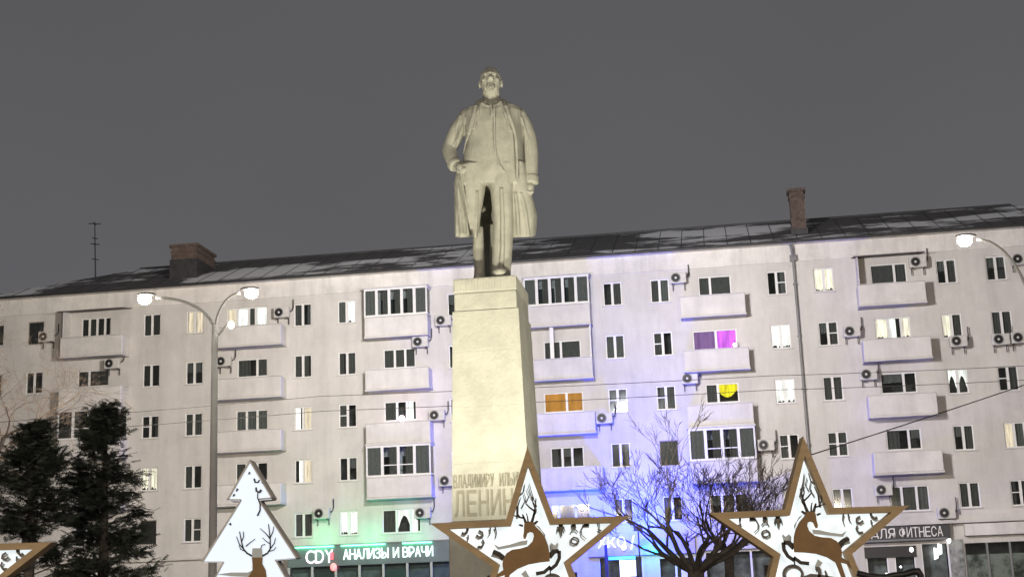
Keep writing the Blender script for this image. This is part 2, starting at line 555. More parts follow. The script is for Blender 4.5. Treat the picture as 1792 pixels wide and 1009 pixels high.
for (r, a, c, b0, b1, pn, fl) in bw:
    window(r, a, c, ROWZ[r] + b0, ROWZ[r] + b1, pn, fl, sill=(r == 1), mull=0.12)

# shop openings of the ground floor (row 0)
shop_open = [(-28.6, -24.0, .9, 3.0), (-22.0, -19.6, .9, 2.9), (-17.5, -14.4, .2, 3.1), (3.9, 6.1, .35, 3.25), (6.9, 8.6, .25, 3.1), (9.2, 12.6, .35, 3.3),
             (17.0, 18.05, .25, 3.25), (18.35, 19.35, .25, 3.25), (19.65, 20.95, .15, 3.35), (21.7, 24.9, .5, 3.25), (25.6, 29.4, .4, 3.2)]
for (a, c, z0, z1) in shop_open:
    openings[0].append((a, c, z0, z1))

# front wall with real openings and reveals
w = MB()
bands = {0: (0.0, 4.16)}
for r in range(1, 6):
    bands[r] = (4.16 if r == 1 else ROWZ[r] - 1.4, ROWZ[r] + 1.4 if r < 5 else EAVE)
for r, (zb, zt) in bands.items():
    ops = sorted(openings[r])
    u = UL
    for (a, c, z0, z1) in ops:
        w.add([(u, 0, zb), (a, 0, zb), (a, 0, zt), (u, 0, zt)], [(0, 1, 2, 3)])
        w.add([(a, 0, zb), (c, 0, zb), (c, 0, z0), (a, 0, z0)], [(0, 1, 2, 3)])
        w.add([(a, 0, z1), (c, 0, z1), (c, 0, zt), (a, 0, zt)], [(0, 1, 2, 3)])
        for (p, q) in (((a, z0), (a, z1)), ((a, z1), (c, z1)), ((c, z1), (c, z0)), ((c, z0), (a, z0))):
            w.add([(p[0], 0, p[1]), (q[0], 0, q[1]), (q[0], .32, q[1]), (p[0], .32, p[1])], [(0, 1, 2, 3)])
        u = c
    w.add([(u, 0, zb), (UR, 0, zb), (UR, 0, zt), (u, 0, zt)], [(0, 1, 2, 3)])
w.add([(UL, 0, 0), (UL, DEPTH, 0), (UL, DEPTH, EAVE), (UL, 0, EAVE)], [(0, 1, 2, 3)])
w.add([(UR, 0, 0), (UR, DEPTH, 0), (UR, DEPTH, EAVE), (UR, 0, EAVE)], [(0, 1, 2, 3)])
w.add([(UL, DEPTH, 0), (UR, DEPTH, 0), (UR, DEPTH, EAVE), (UL, DEPTH, EAVE)], [(0, 1, 2, 3)])
w.build('wall', PLASTER, house)
iw = MB()
iw.add([(UL + .05, 1.3, 0.02), (UR - .05, 1.3, 0.02), (UR - .05, 1.3, EAVE - .1), (UL + .05, 1.3, EAVE - .1)], [(0, 1, 2, 3)])
for r in range(1, 6):
    z = ROWZ[r] - 1.4
    iw.box(UL + .05, UR - .05, .33, 1.29, z - .1, z + .1)
iw.build('interior_wall', ROOM, house)

# frieze, ledge over the shops, gutter
b = MB(); b.box(UL - .03, UR + .03, -0.07, -0.003, 17.80, EAVE - .02); b.build('frieze', FRIEZE, house)
b = MB(); b.box(12.9, UR, -0.42, -0.003, 4.22, 4.40); b.box(12.9, UR, -0.30, -0.003, 4.40, 4.62); b.build('ledge', PLASTER, house)
b = MB(); b.box(UL, -12.1, -0.22, -0.003, 4.02, 4.16); b.build('ledge', PLASTER, house)
b = MB(); b.tube([(UL - .5, -.58, EAVE + .0), (UR + .5, -.58, EAVE + .0)], .075, 8); b.build('gutter', DARKMETAL, house)
b = MB(); b.box(UL - .5, UR + .5, -.52, -.001, EAVE - .06, EAVE - .005); b.build('soffit', FRIEZE, house)
# hipped roof
b = MB()
x0, x1, y0, y1 = UL - .55, UR + .55, -.55, DEPTH + .55
zr = RIDGE + .15
b.add([(x0, y0, EAVE + .02), (x1, y0, EAVE + .02), (x1, y1, EAVE + .02), (x0, y1, EAVE + .02), (-23.4, 6.0, zr), (UR - 6, 6.0, zr)],
      [(0, 1, 5, 4), (1, 2, 5), (2, 3, 4, 5), (3, 0, 4), (0, 3, 2, 1)])
roof = b.build('roof', ROOFM, house)
b = MB(); b.tube([(-23.4, 6.0, zr), (UR - 6, 6.0, zr)], .09, 6); b.build('ridge_cap', DARKMETAL, roof)
for k in range(int((UR - UL) / 1.2)):          # standing seams of the sheet roof
    u = UL + 1.0 + k * 1.2
    t1 = min(1.0, max(0.0, (u - x0) / (-23.4 - x0)), max(0.0, (x1 - u) / (x1 - (UR - 6))))
    if t1 < .1: continue
    b = MB()
    p0 = Vector((u, y0, EAVE + .03)); p1 = Vector((u, y0 + (6.0 - y0) * t1, EAVE + .03 + (zr - EAVE - .02) * t1))
    b.tube([p0, p1], .016, 4)
    b.build('roof_seam', DARKMETAL, roof)
def chimney(u0, u1, y0, y1, zb, zt):
    b = MB()
    b.box(u0, u1, y0, y1, zb, zt)
    ch = b.build('chimney', BRICK, roof)
    b = MB()
    b.box(u0 - .1, u1 + .1, y0 - .1, y1 + .1, zt + .002, zt + .16)
    b.box(u0 - .05, u1 + .05, y0 - .05, y1 + .05, zt - .3, zt - .2)
    b.build('chimney_cap', BRICK, ch)
    n = max(2, int((u1 - u0) / .4))
    for k in range(n):
        b = MB(); c = u0 + (u1 - u0) * (k + .5) / n
        b.box(c - .1, c + .1, (y0 + y1) / 2 - .1, (y0 + y1) / 2 + .1, zt + .17, zt + .28)
        b.build('flue', DARKMETAL, ch)
    b = MB(); b.box(u0 - .06, u1 + .06, y0 - .06, y1 + .06, zb + .3, zb + .42 + (y1 - y0) * .4); b.build('flashing', DARKMETAL, ch)
chimney(-19.6, -18.1, 1.5, 4.3, 19.2, 21.45)
chimney(14.85, 15.6, 1.5, 2.3, 19.2, 21.95)
# downpipe
b = MB()
b.tube([(14.55, -.58, 18.62), (14.62, -.45, 18.35), (14.68, -.16, 17.95), (14.68, -.16, 4.75), (14.68, -.5, 4.4), (14.68, -.5, 0.4)], .07, 10)
for z in (16.6, 13.9, 11.2, 8.4, 5.6):
    b.box(14.57, 14.79, -.27, -.003, z - .03, z + .03)
b.build('drainpipe', GREYMETAL, house, smooth=False)
b = MB(); b.box(14.5, 14.86, -.27, -.07, 17.8, 18.12); b.build('rainwater_head', GREYMETAL, house)

# balconies
def balcony(r, u0, u1, style='open', dep=1.0, ztop=-.62, zbot=-1.72, npane=5, fills=None, roofed=False, ribs=False, side=''):
    zc = ROWZ[r]
    zt, zb = zc + ztop, zc + zbot
    b = MB()
    t = .07
    b.box(u0, u1, -dep, -dep + t, zb + .10, zt)
    b.box(u0, u0 + t, -dep + t, -.003, zb + .10, zt)
    b.box(u1 - t, u1, -dep + t, -.003, zb + .10, zt)
    if ribs:
        for k in range(int((u1 - u0) / .11)):
            b.box(u0 + .05 + k * .11, u0 + .10 + k * .11, -dep - .025, -dep - .001, zb + .1, zt)
    bal = b.build('balcony', BALC, house, bevel=.03 if not ribs else 0)
    b = MB(); b.box(u0 - .02, u1 + .02, -dep - .02, -.002, zb, zb + .098); b.build('balcony_slab', PLASTER, bal)
    b = MB()
    b.box(u0 - .015, u1 + .015, -dep - .03, -dep + t + .01, zt + .002, zt + .035)
    b.build('rail_cap', SILL, bal)
    if style == 'glazed':
        zg = zc + 1.02 if r < 5 else zc + .92
        f = MB()
        ya, yb = -dep + .0, -dep + .07
        n = npane
        wv = (u1 - u0) / n
        z0 = zt + .04
        f.box(u0, u1, ya, yb, z0, z0 + .09)
        f.box(u0, u1, ya, yb, zg - .10, zg)
        for k in range(n + 1):
            u = u0 + k * wv
            ww = .075
            f.box(max(u0, u - ww), min(u1, u + ww), ya - .003, yb, z0 + .09, zg - .10)
        for s_, uu in ((0, u0), (1, u1 - .06)):
            f.box(uu, uu + .06, yb, -.02, z0, z0 + .09)
            f.box(uu, uu + .06, yb, -.02, zg - .10, zg)
            f.box(uu, uu + .06, -.09, -.02, z0 + .09, zg - .10)
        if n == 4:
            for k in (1, 2):
                f.box(u0 + k * wv + .08, u0 + (k + 1) * wv - .08, ya + .01, yb, z0 + .55, z0 + .60)
        fr = f.build('glazing_frame', FRAME, bal)
        for k in range(n):
            b = MB(); b.box(u0 + k * wv + .075, u0 + (k + 1) * wv - .075, -dep + .03, -dep + .04, z0 + .09, zg - .10)
            b.build('pane', MATS['glass'], fr)
            kk = (fills or 'gkkkg')[k % 5]
            if kk in 'gk':
                curtain(u0 + k * wv + .05, u0 + (k + 1) * wv - .05, z0 + .05, zg - .05, CURT if kk == 'g' else CURT2, fr, y=-dep + .13, seed=k + r * 9, shape='full' if kk == 'g' else 'right')
        for uu in (u0 + .025, u1 - .035):
            b = MB(); b.box(uu, uu + .01, -dep + .08, -.1, z0 + .09, zg - .10); b.build('pane', MATS['glass'], fr)
        b = MB(); b.box(u0 - .06, u1 + .06, -dep - .08, -.002, zg + .002, zg + .07); b.build('balcony_roof', SILL, bal)
    if roofed:
        b = MB()
        b.add([(u0 - .1, -dep - .25, zc + .80), (u1 + .1, -dep - .25, zc + .80), (u1 + .1, -.003, zc + .98), (u0 - .1, -.003, zc + .98),
               (u0 - .1, -dep - .25, zc + .84), (u1 + .1, -dep - .25, zc + .84), (u1 + .1, -.003, zc + 1.02), (u0 - .1, -.003, zc + 1.02)],
              [(0, 3, 2, 1), (4, 5, 6, 7), (0, 1, 5, 4), (1, 2, 6, 5), (2, 3, 7, 6), (3, 0, 4, 7)])
        b.build('awning', mat('awning_sheet', (0.11, 0.095, 0.085), 0.6, var=.2), bal)
    if 'l' in side:
        b = MB(); b.box(u0 + .075, u0 + .12, -dep + .08, -.003, zt + .0, zc + .95); b.build('partition', BALC, bal)
    if 'r' in side:
        b = MB(); b.box(u1 - .12, u1 - .075, -dep + .08, -.003, zt + .0, zc + .95); b.build('partition', BALC, bal)
    if style == 'posts':
        for uu, ww in ((u0 + .02, .06), ((u0 + u1) / 2 - .45, .2), (u1 - .08, .06)):
            b = MB(); b.box(uu, uu + ww, -dep + .08, -dep + .14, zt, zc + 1.05); b.build('balcony_post', FRAME, bal)
    return bal
B0, B1, B2, B3, B4, B5, B6 = (-24.85, -21.30), (-15.90, -12.38), (-7.80, -4.40), (0.75, 4.16), (8.80, 12.08), (17.70, 20.98), (26.2, 29.5)
balcony(5, *B0, roofed=True, side='l')
balcony(4, *B0)
balcony(3, *B0, style='glazed', npane=4, fills='gkkk')
balcony(2, *B0)
for r in (5, 4, 3, 2): balcony(r, *B1)
balcony(5, *B2, style='glazed', npane=5)
balcony(4, *B2); balcony(3, *B2)
balcony(2, *B2, style='glazed', npane=4, fills='gkkg')
balcony(5, *B3, style='glazed', npane=5)
balcony(4, *B3, style='posts', side='lr')
balcony(3, *B3)
balcony(2, B3[0], B3[1] + .25, ribs=True)
balcony(5, *B4)
balcony(4, *B4)
balcony(3, *B4)
balcony(2, *B4, style='glazed', npane=4, fills='gkkg')
balcony(5, *B5, roofed=True, side='l')
for r in (4, 3, 2): balcony(r, *B5)
for r in (5, 4, 3, 2): balcony(r, *B6)

# magenta fairy light on the balcony and drying rail
def wall_lamp(u, off, z, col, r_, name, label, es=14):
    e_ = empty(name, fw(u, off, z), -FA, label, 'lamp')
    b = MB(); b.ell((0, 0, 0), (r_, r_, r_ * 1.1), 12, 8); b.build('lamp_globe', mat('lit_' + name, (1, 1, 1), .4, emit=col, es=es), e_, smooth=True)
    b = MB(); b.tube([(0, 0, r_), (0, .0, r_ + .12), (0, max(.2, off - .02), r_ + .12)], .02, 6); b.build('lamp_bracket', DARKMETAL, e_)
wall_lamp(11.40, .75, 13.55, (1.0, .75, 1.0), .09, 'balcony_lamp', 'small glowing lamp in magenta balcony window corner')
wall_lamp(-5.95, .65, 10.75, (1, .98, .95), .16, 'balcony_lamp', 'bright white oval lamp on the third-row balcony left of the pedestal')

# cables clipped along the wall are left to the wires below; small TV aerial
def aerial(name, base, h, label, rz=0.0, bars=((.95, .9), (.82, .5), (.62, .7), (.5, .35), (.35, .5))):
    e_ = empty(name, base, rz, label, 'antenna')
    b = MB(); b.tube([(0, 0, 0), (-.04 * h, 0, h)], [.045, .03], 6); b.build('mast', DARKMETAL, e_)
    for (t, l) in bars:
        b = MB(); z = h * t
        b.tube([(-.04 * h * t - l / 2, 0, z + .03), (-.04 * h * t + l / 2, 0, z - .03)], .03, 5)
        b.tube([(-.04 * h * t, -l / 3, z), (-.04 * h * t, l / 3, z)], .03, 5)
        b.build('antenna_bar', DARKMETAL, e_)
aerial('roof_antenna', fw(-25.75, -5.0, 20.75), 3.6, 'tall dark television aerial on the left end of the roof', bars=((.97, .75), (.72, .35), (.62, .55), (.36, .4)))

# ================================================================== air conditioners on the wall
def make_ac():
    e_ = empty('air_conditioner', (0, 0, 0), -FA)
    b = MB(); b.box(-.42, .42, -.16, .16, -.28, .28); b.build('casing', ACW, e_, bevel=.03)
    b = MB(); b.disc(-.12, 0, .22, -.175, -.163, 20); gr = b.build('fan_grille', BLACK, e_)
    b = MB()
    n = 20
    for k in range(n):
        a0, a1 = 2 * math.pi * k / n, 2 * math.pi * (k + 1) / n
        b.add([(-.12 + .25 * math.cos(a0), -.172, .25 * math.sin(a0)), (-.12 + .25 * math.cos(a1), -.172, .25 * math.sin(a1)),
               (-.12 + .205 * math.cos(a1), -.185, .205 * math.sin(a1)), (-.12 + .205 * math.cos(a0), -.185, .205 * math.sin(a0))], [(0, 1, 2, 3)])
    b.build('fan_ring', GREYMETAL, gr)
    b = MB(); b.disc(-.12, 0, .06, -.19, -.176, 10); b.build('hub', ACW, gr)
    for s_ in (-.3, .3):
        b = MB(); b.box(s_ - .02, s_ + .02, -.16, .30, -.325, -.282); b.box(s_ - .02, s_ + .02, .26, .30, -.6, -.325); b.build('bracket', DARKMETAL, e_)
    b = MB(); b.tube([(.42, .05, .05), (.52, .12, .1), (.55, .27, .3), (.55, .27, .75)], .03, 6); b.build('hose', DARKMETAL, e_)
    return e_
acs = [
    (-25.92, 16.39, 'air conditioner beside the top-row brown window at the far left'),
    (-22.05, 14.66, 'air conditioner at the right end of the far-left balcony, under the top one'),
    (-12.48, 16.85, 'air conditioner on top row, right of the lit balcony windows near the lamps'),
    (-15.71, 14.39, 'air conditioner left of dark windows, just below the top lit-window balcony'),
    (-3.65, 15.83, 'air conditioner below top row, touching the left edge of the pedestal top'),
    (-4.91, 14.77, 'air conditioner under the glazed top balcony left of the pedestal'),
    (-4.12, 10.85, 'air conditioner beside the balcony with the bright oval lamp, left of pedestal'),
    (-3.66, 7.45, 'air conditioner by the pedestal edge, level with the carved letters'),
    (-10.34, 6.09, 'air conditioner over the green sign between two bottom-row windows'),
    (-4.99, 5.88, 'air conditioner over the right end of the green sign'),
    (8.76, 17.25, 'air conditioner at top row, above the balcony left of the chimney pipe'),
    (9.02, 12.00, 'air conditioner under the magenta balcony, left of the yellow curtain'),
    (4.58, 10.22, 'air conditioner right of the balcony with the orange window'),
    (12.58, 8.44, 'air conditioner right of the glazed balcony behind the bare tree'),
    (17.25, 13.90, 'air conditioner left of the brightly lit balcony windows at right'),
    (17.87, 11.68, 'air conditioner under the brightly lit balcony at right'),
    (18.08, 5.96, 'air conditioner above the right arm of the right-hand star'),
    (20.79, 17.23, 'air conditioner under the dark awning of the top right balcony'),
    (22.36, 13.08, 'air conditioner alone under the half-lit window near the right edge'),
    (24.38, 13.04, 'left one of the two air conditioners side by side at right edge'),
    (25.30, 13.07, 'right one of the two air conditioners side by side at right edge'),
    (20.95, 4.72, 'air conditioner above the fitness shop sign'),
    (25.72, 17.02, 'air conditioner by the right-hand street lamp, at the top right edge'),
]
ac0 = make_ac()
for i, (u, z, lab) in enumerate(acs):
    o = ac0 if i == 0 else copy_tree(ac0)
    o.location = fw(u, .46, z)
    tag(o, lab, 'air conditioner', 'air conditioners on the facade')

# ================================================================== lettering
def glyph(ch):
    c = bpy.data.curves.new('glyph', 'FONT')
    c.body = ch
    o = bpy.data.objects.new('glyph', c)
    C.objects.link(o)
    bpy.context.view_layer.update()
    me = bpy.data.meshes.new_from_object(o.evaluated_get(bpy.context.evaluated_depsgraph_get()))
    bpy.data.objects.remove(o)
    return me
GL = {}
def letter(ch, x0, x1, z0, z1, y, depth, m, parent, lean=0.0, name='letter'):
    """one letter filling the box x0..x1, z0..z1 on the plane y (front at y - depth)"""
    if ch not in GL:
        GL[ch] = glyph(ch)
    src = GL[ch]
    xs = [v.co.x for v in src.vertices]; ys = [v.co.y for v in src.vertices]
    a, c, d, e_ = min(xs), max(xs), min(ys), max(ys)
    bm = bmesh.new()
    bm.from_mesh(src)
    bmesh.ops.remove_doubles(bm, verts=bm.verts, dist=1e-5)
    for v in bm.verts:
        px = x0 + (v.co.x - a) / (c - a) * (x1 - x0)
        pz = z0 + (v.co.y - d) / (e_ - d) * (z1 - z0)
        v.co = (px + lean * (pz - z0), y, pz)
    r_ = bmesh.ops.extrude_face_region(bm, geom=list(bm.faces))
    for g_ in r_['geom']:
        if isinstance(g_, bmesh.types.BMVert):
            g_.co.y -= depth
    bmesh.ops.recalc_face_normals(bm, faces=bm.faces)
    me = bpy.data.meshes.new('letter')
    bm.to_mesh(me)
    bm.free()
    return obj(name, me, m, parent)
def word(text, x0, x1, z0, z1, y, depth, m, parent, gap=.18, wide='ЫШМФ'):
    ws = [(.6 if ch == ' ' else 1.25 if ch in wide else .35 if ch in 'І/' else 1.0) for ch in text]
    tot = sum(ws)
    x = x0
    for ch, w_ in zip(text, ws):
        cw = (x1 - x0) * w_ / tot
        if ch != ' ':
            letter(ch, x + cw * gap / 2, x + cw * (1 - gap / 2), z0, z1, y, depth, m, parent)
        x += cw

# ================================================================== clinic shopfront with the green sign (left of the pedestal)
FASC = mat('clinic_fascia', (0.13, 0.18, 0.19), 0.45, var=.12, scale=1.2)
shop = empty('clinic_shopfront', fw(0, 0, 0), -FA, 'projecting glass shopfront with blue-grey fascia, left of the pedestal', 'shopfront')
o_ = 1.2
b = MB(); b.box(-11.95, -3.2, -o_, -.003, 3.38, 4.40); fa = b.build('fascia', FASC, shop)
b = MB(); b.box(-12.0, -3.15, -o_ - .06, -.002, 4.402, 4.46); b.build('roof_flashing', GREYMETAL, shop)
for k in range(8):
    u = -11.9 + k * 1.24
    b = MB(); b.box(u - .06, u + .06, -o_ + .02, -o_ + .14, .13, 3.378); b.build('mullion', mat('clinic_frame', (0.42, .47, .46), .4), shop)
    if k < 7:
        b = MB(); b.box(u + .06, u + 1.18, -o_ + .06, -o_ + .075, .5, 3.378); b.build('pane', MATS['glass'], shop)
        if k in (1, 4):
            b = MB(); b.box(u + .1, u + 1.14, -o_ + .11, -o_ + .13, 2.3, 3.1); b.build('poster', mat('dark_poster%d' % k, (.06, .10, .09) if k == 1 else (.05, .12, .12), .5), shop)
b = MB(); b.box(-11.95, -3.2, -o_ + .02, -o_ + .12, .13, .498); b.build('stall_riser', FASC, shop)
b = MB(); b.box(-11.95, -3.2, -.4, -.35, .13, 3.37); b.build('back_panel', mat('clinic_inside', (0.16, .22, .22), .7, var=.4, scale=1.1), shop)
GREEN = mat('green_led_strip', (.1, .6, .3), .4, emit=(.10, 1.0, .42), es=9.0)
sg = empty('clinic_sign', fw(-7.5, o_, 4.0), -FA, 'lit sign of white letters with green light strips on blue-grey fascia', 'sign')
WHITEL = mat('lit_white_letter', (.9, .9, .9), .4, emit=(.72, 1.0, .88), es=1.35)
PINKL = mat('lit_pink_white_letter', (.9, .85, .9), .4, emit=(1.0, .86, .97), es=1.05)
REDL = mat('lit_red', (.9, .1, .1), .4, emit=(1.0, .10, .16), es=1.8)
def W_(u): return u + 7.5
for text, a, c, m_ in (('АНАЛИЗЫ', -9.02, -6.62, WHITEL), ('И', -6.42, -6.08, WHITEL), ('ВРАЧИ', -5.92, -4.32, WHITEL)):
    word(text, W_(a), W_(c), -.34, .18, -.02, .07, m_, sg, gap=.10)
word('CDY', W_(-11.0), W_(-9.5), -.46, .20, -.02, .07, PINKL, sg, gap=.10)
b = MB(); b.box(W_(-9.68), W_(-9.52), -.10, -.092, -.3, .06); b.build('red_mark', REDL, sg)
b = MB()
for (a, c) in ((-11.7, -9.5), (-9.1, -6.8), (-5.9, -4.4)):
    b2 = MB(); b2.box(W_(a), W_(c), -.10, -.03, .33, .39); b2.build('light_strip', GREEN, sg)
light('clinic_green_glow', 'POINT', fw(-10.2, o_ + .5, 4.36), 16, (.08, 1, .38), size=.3)
light('clinic_green_glow', 'POINT', fw(-7.4, o_ + .5, 4.36), 16, (.08, 1, .38), size=.3)
light('clinic_green_glow', 'POINT', fw(-10.3, o_ - .35, 4.72), POWER['green'], (.08, 1, .38), size=.4)
light('clinic_green_glow', 'POINT', fw(-7.8, o_ - .35, 4.72), POWER['green'], (.08, 1, .38), size=.4)
light('clinic_green_glow', 'POINT', fw(-5.4, o_ - .35, 4.72), POWER['green'] * .6, (.08, 1, .38), size=.4)
e_ = empty('red_lamp', fw(-9.48, o_ + .2, 3.32), -FA, 'small round glowing red lamp under the pink letters', 'lamp')
b = MB(); b.ell((0, 0, 0), (.17, .10, .2), 12, 8); b.build('lamp_globe', mat('lit_red_globe', (.9, .3, .3), .4, emit=(1.0, .22, .22), es=1.6), e_, smooth=True)
b = MB(); b.box(-.03, .03, .09, .2, -.03, .03); b.build('lamp_bracket', DARKMETAL, e_)

# ================================================================== blue-lit shop in the middle
shop = empty('blue_lit_shopfront', fw(0, 0, 0), -FA, 'shopfront in blue and violet light behind the bare tree', 'shopfront')
b = MB(); b.box(3.4, 8.75, -.32, -.003, 3.32, 4.14); b.build('fascia', mat('violet_fascia', (0.42, .36, .55), .5, var=.1), shop)
b = MB(); b.box(8.9, 12.8, -.25, -.003, 3.42, 4.10); b.build('fascia', mat('pale_fascia', (0.5, .5, .52), .5, var=.15), shop)
for (a, c, z0, z1) in shop_open[3:6]:
    n = 3 if c - a > 3 else 2
    for k in range(n + 1):
        u = a + (c - a) * k / n
        b = MB(); b.box(u - .05 if k else u, u + .05 if k < n else u, .03, .12, z0, z1); b.build('mullion', FRAME, shop)
        if k < n:
            b = MB(); b.box(u + .05, u + (c - a) / n - .05, .07, .085, z0, z1); b.build('pane', MATS['glass'], shop)
    b = MB(); b.box(a, c, .9, .95, z0 - .2, z1 + .2); b.build('shop_interior', mat('shop_interior', (.30, .29, .33), .8, var=.5, scale=1.6), shop)
b = MB(); b.box(4.95, 5.75, -.16, -.06, 2.3, 3.1); b.build('light_box', mat('lit_white_box', (.9, .9, .9), .5, emit=(1, .97, .95), es=1.25), shop)
b = MB(); b.box(4.4, 5.75, -.14, -.05, 3.14, 3.30); b.build('light_box', mat('lit_cyan_box', (.2, .8, .9), .5, emit=(.10, .65, 1.0), es=1.0), shop)
b = MB(); b.box(5.95, 6.35, -.46, -.36, 3.62, 3.74); b.build('light_strip', mat('lit_cyan_strip', (.2, .9, .9), .5, emit=(.04, .75, .9), es=1.2), shop)
b = MB(); b.box(6.55, 7.05, -.46, -.36, 3.40, 3.52); b.build('light_strip', mat('lit_teal_strip', (.2, .9, .9), .5, emit=(.02, .85, .75), es=1.2), shop)
b = MB(); b.box(8.0, 8.7, -.3, -.05, 1.95, 2.75); b.build('cabinet', FRAME, shop)
sg = empty('white_letter_sign', fw(4.8, .34, 3.9), -FA, 'white glowing letters on the violet fascia by the star arm', 'sign')
word('ХКО', -.9, .55, -.16, .36, -.01, .08, WHITEL, sg, gap=.12)
letter('/', .75, .98, -.30, .40, -.01, .08, WHITEL, sg)
light('blue_shop_glow', 'POINT', fw(6.1, 2.3, 4.9), POWER['blue'], (.01, .035, 1.0), size=.3)
light('blue_shop_glow', 'POINT', fw(3.4, 1.9, 4.6), POWER['blue'] * .4, (.01, .04, 1.0), size=.3)
light('cyan_shop_glow', 'POINT', fw(6.7, 1.0, 3.45), 70, (.0, .55, .75), size=.3)
e_ = empty('assumed_blue_floodlight', fw(6.1, 2.3, 4.3), -FA, 'assumed blue floodlight on a short mast before the blue-lit wall', 'floodlight')  # assumed fixture, added as source of the blue wash on the wall
b = MB(); b.box(-.2, .2, -.12, .12, .12, .4); b.build('housing', DARKMETAL, e_, bevel=.02)
b = MB(); b.tube([(0, 0, -4.5), (0, 0, .1)], .035, 8); b.build('pole', DARKMETAL, e_)
e_ = empty('dark_post', fw(4.42, 1.6, 0), -FA, 'dark upright post in front of the violet shop panel', 'post')
b = MB(); b.tube([(0, 0, .13), (0, 0, 3.85)], .075, 10); b.build('pole', mat('navy_post', (.03, .03, .10), .5), e_)
b = MB(); b.tube([(0, 0, .13), (0, 0, .3)], .14, 10); b.build('base', mat('navy_post', (.03, .03, .10), .5), e_)
e_ = empty('yellow_lamp', fw(5.23, .55, 3.72), -FA, 'small yellowish lamp under the white letters', 'lamp')
b = MB(); b.ell((0, 0, 0), (.13, .10, .15), 12, 8); b.build('lamp_globe', mat('lit_yellow_globe', (.9, .9, .6), .4, emit=(1.0, .95, .60), es=1.6), e_, smooth=True)
b = MB(); b.box(-.03, .03, .09, .22, -.03, .03); b.build('lamp_bracket', DARKMETAL, e_)

# ================================================================== fitness shop and neighbour at the right
shop = empty('fitness_shopfront', fw(0, 0, 0), -FA, 'dark glass shopfront under the fitness sign', 'shopfront')
b = MB(); b.box(16.8, 21.05, -.40, -.003, 3.50, 4.19); b.build('fascia', mat('dark_fascia', (0.045, .045, .05), .5, var=.2), shop)
b = MB(); b.box(16.8, 20.9, -.44, -.401, 3.47, 3.56); b.build('fascia_trim', GREYMETAL, shop)
SHOPIN = mat('grey_shop_interior', (.26, .26, .27), .8, var=.5, scale=1.3)
for (a, c, z0, z1) in shop_open[6:9]:
    f = MB()
    f.box(a, a + .06, .02, .1, z0, z1); f.box(c - .06, c, .02, .1, z0, z1); f.box(a + .06, c - .06, .02, .1, z1 - .06, z1)
    f.build('door_frame', FRAME, shop)
    b = MB(); b.box(a + .06, c - .06, .05, .065, z0, z1 - .06); b.build('pane', MATS['glass'], shop)
    b = MB(); b.box(a, c, .9, .95, z0 - .1, z1 + .2); b.build('shop_interior', SHOPIN, shop)
b = MB(); b.box(16.95, 19.4, -.10, -.01, 2.72, 3.25); b.build('dark_transom', mat('transom_black', (.02, .02, .022), .4), shop)
for (u, z, r_) in ((19.18, 3.05, .10), (17.9, 1.9, .08), (18.6, 2.25, .05)):
    b = MB(); b.ell((u, -.16, z), (r_, .05, r_ * 1.2), 10, 6); b.build('spotlight', mat('lit_spot', (1, 1, 1), .4, emit=(1, .98, .95), es=3), shop, smooth=True)
for (u, z) in ((20.42, 2.85), (20.62, 3.05)):
    b = MB(); b.add([(u - .10, .62, z - .32), (u + .10, .62, z - .24), (u + .12, .62, z + .20), (u - .08, .62, z + .28), (u - .10, .66, z - .32), (u + .10, .66, z - .24), (u + .12, .66, z + .20), (u - .08, .66, z + .28)], [(0, 1, 2, 3), (7, 6, 5, 4), (0, 4, 5, 1), (1, 5, 6, 2), (2, 6, 7, 3), (3, 7, 4, 0)])
    b.build('ceiling_light', mat('lit_shop_ceiling', (1, 1, 1), .4, emit=(1, .98, .96), es=3), shop)
b = MB(); b.ell((20.98, -.2, 3.42), (.10, .08, .14), 10, 6); b.build('spotlight', MATS['lit_spot'], shop, smooth=True)
sg = empty('fitness_sign', fw(19.0, .41, 3.88), -FA, 'grey letters on a dark fascia above the fitness shop door', 'sign')
GLET = mat('grey_letter', (.62, .60, .58), .5, emit=(.6, .57, .55), es=.22)
word('ДЛЯ', -1.72, -.52, -.25, .22, -.01, .05, GLET, sg, gap=.14)
word('ФИТНЕСА', -.38, 1.72, -.25, .24, -.01, .05, GLET, sg, gap=.14)
shop = empty('white_fascia_shopfront', fw(0, 0, 0), -FA, 'shopfront with long white fascia and frosted grey window at right edge', 'shopfront')
b = MB(); b.box(21.75, 31, -.36, -.003, 3.60, 4.16); b.build('fascia', FRIEZE, shop)
for (a, c, z0, z1) in shop_open[9:]:
    n = 3
    for k in range(n + 1):
        u = a + (c - a) * k / n
        b = MB(); b.box(u - .05 if k else u, u + .05 if k < n else u, .03, .12, z0, z1); b.build('mullion', GREYMETAL, shop)
        if k < n:
            b = MB(); b.box(u + .05, u + (c - a) / n - .05, .07, .085, z0, z1); b.build('pane', MATS['glass'], shop)
    b = MB(); b.box(a, c, .12, .14, z0, z1 - .55); b.build('frosted_film', mat('frosted_film', (.52, .51, .47), .8, col2=(.10, .10, .09), scale=1.6, lo=.38, hi=.55), shop)
b = MB(); b.box(20.98, 21.62, -.10, -.002, .13, 3.45); b.build('poster_panel', mat('grey_poster', (.38, .39, .38), .6, col2=(.10, .11, .11), scale=2.6), shop)

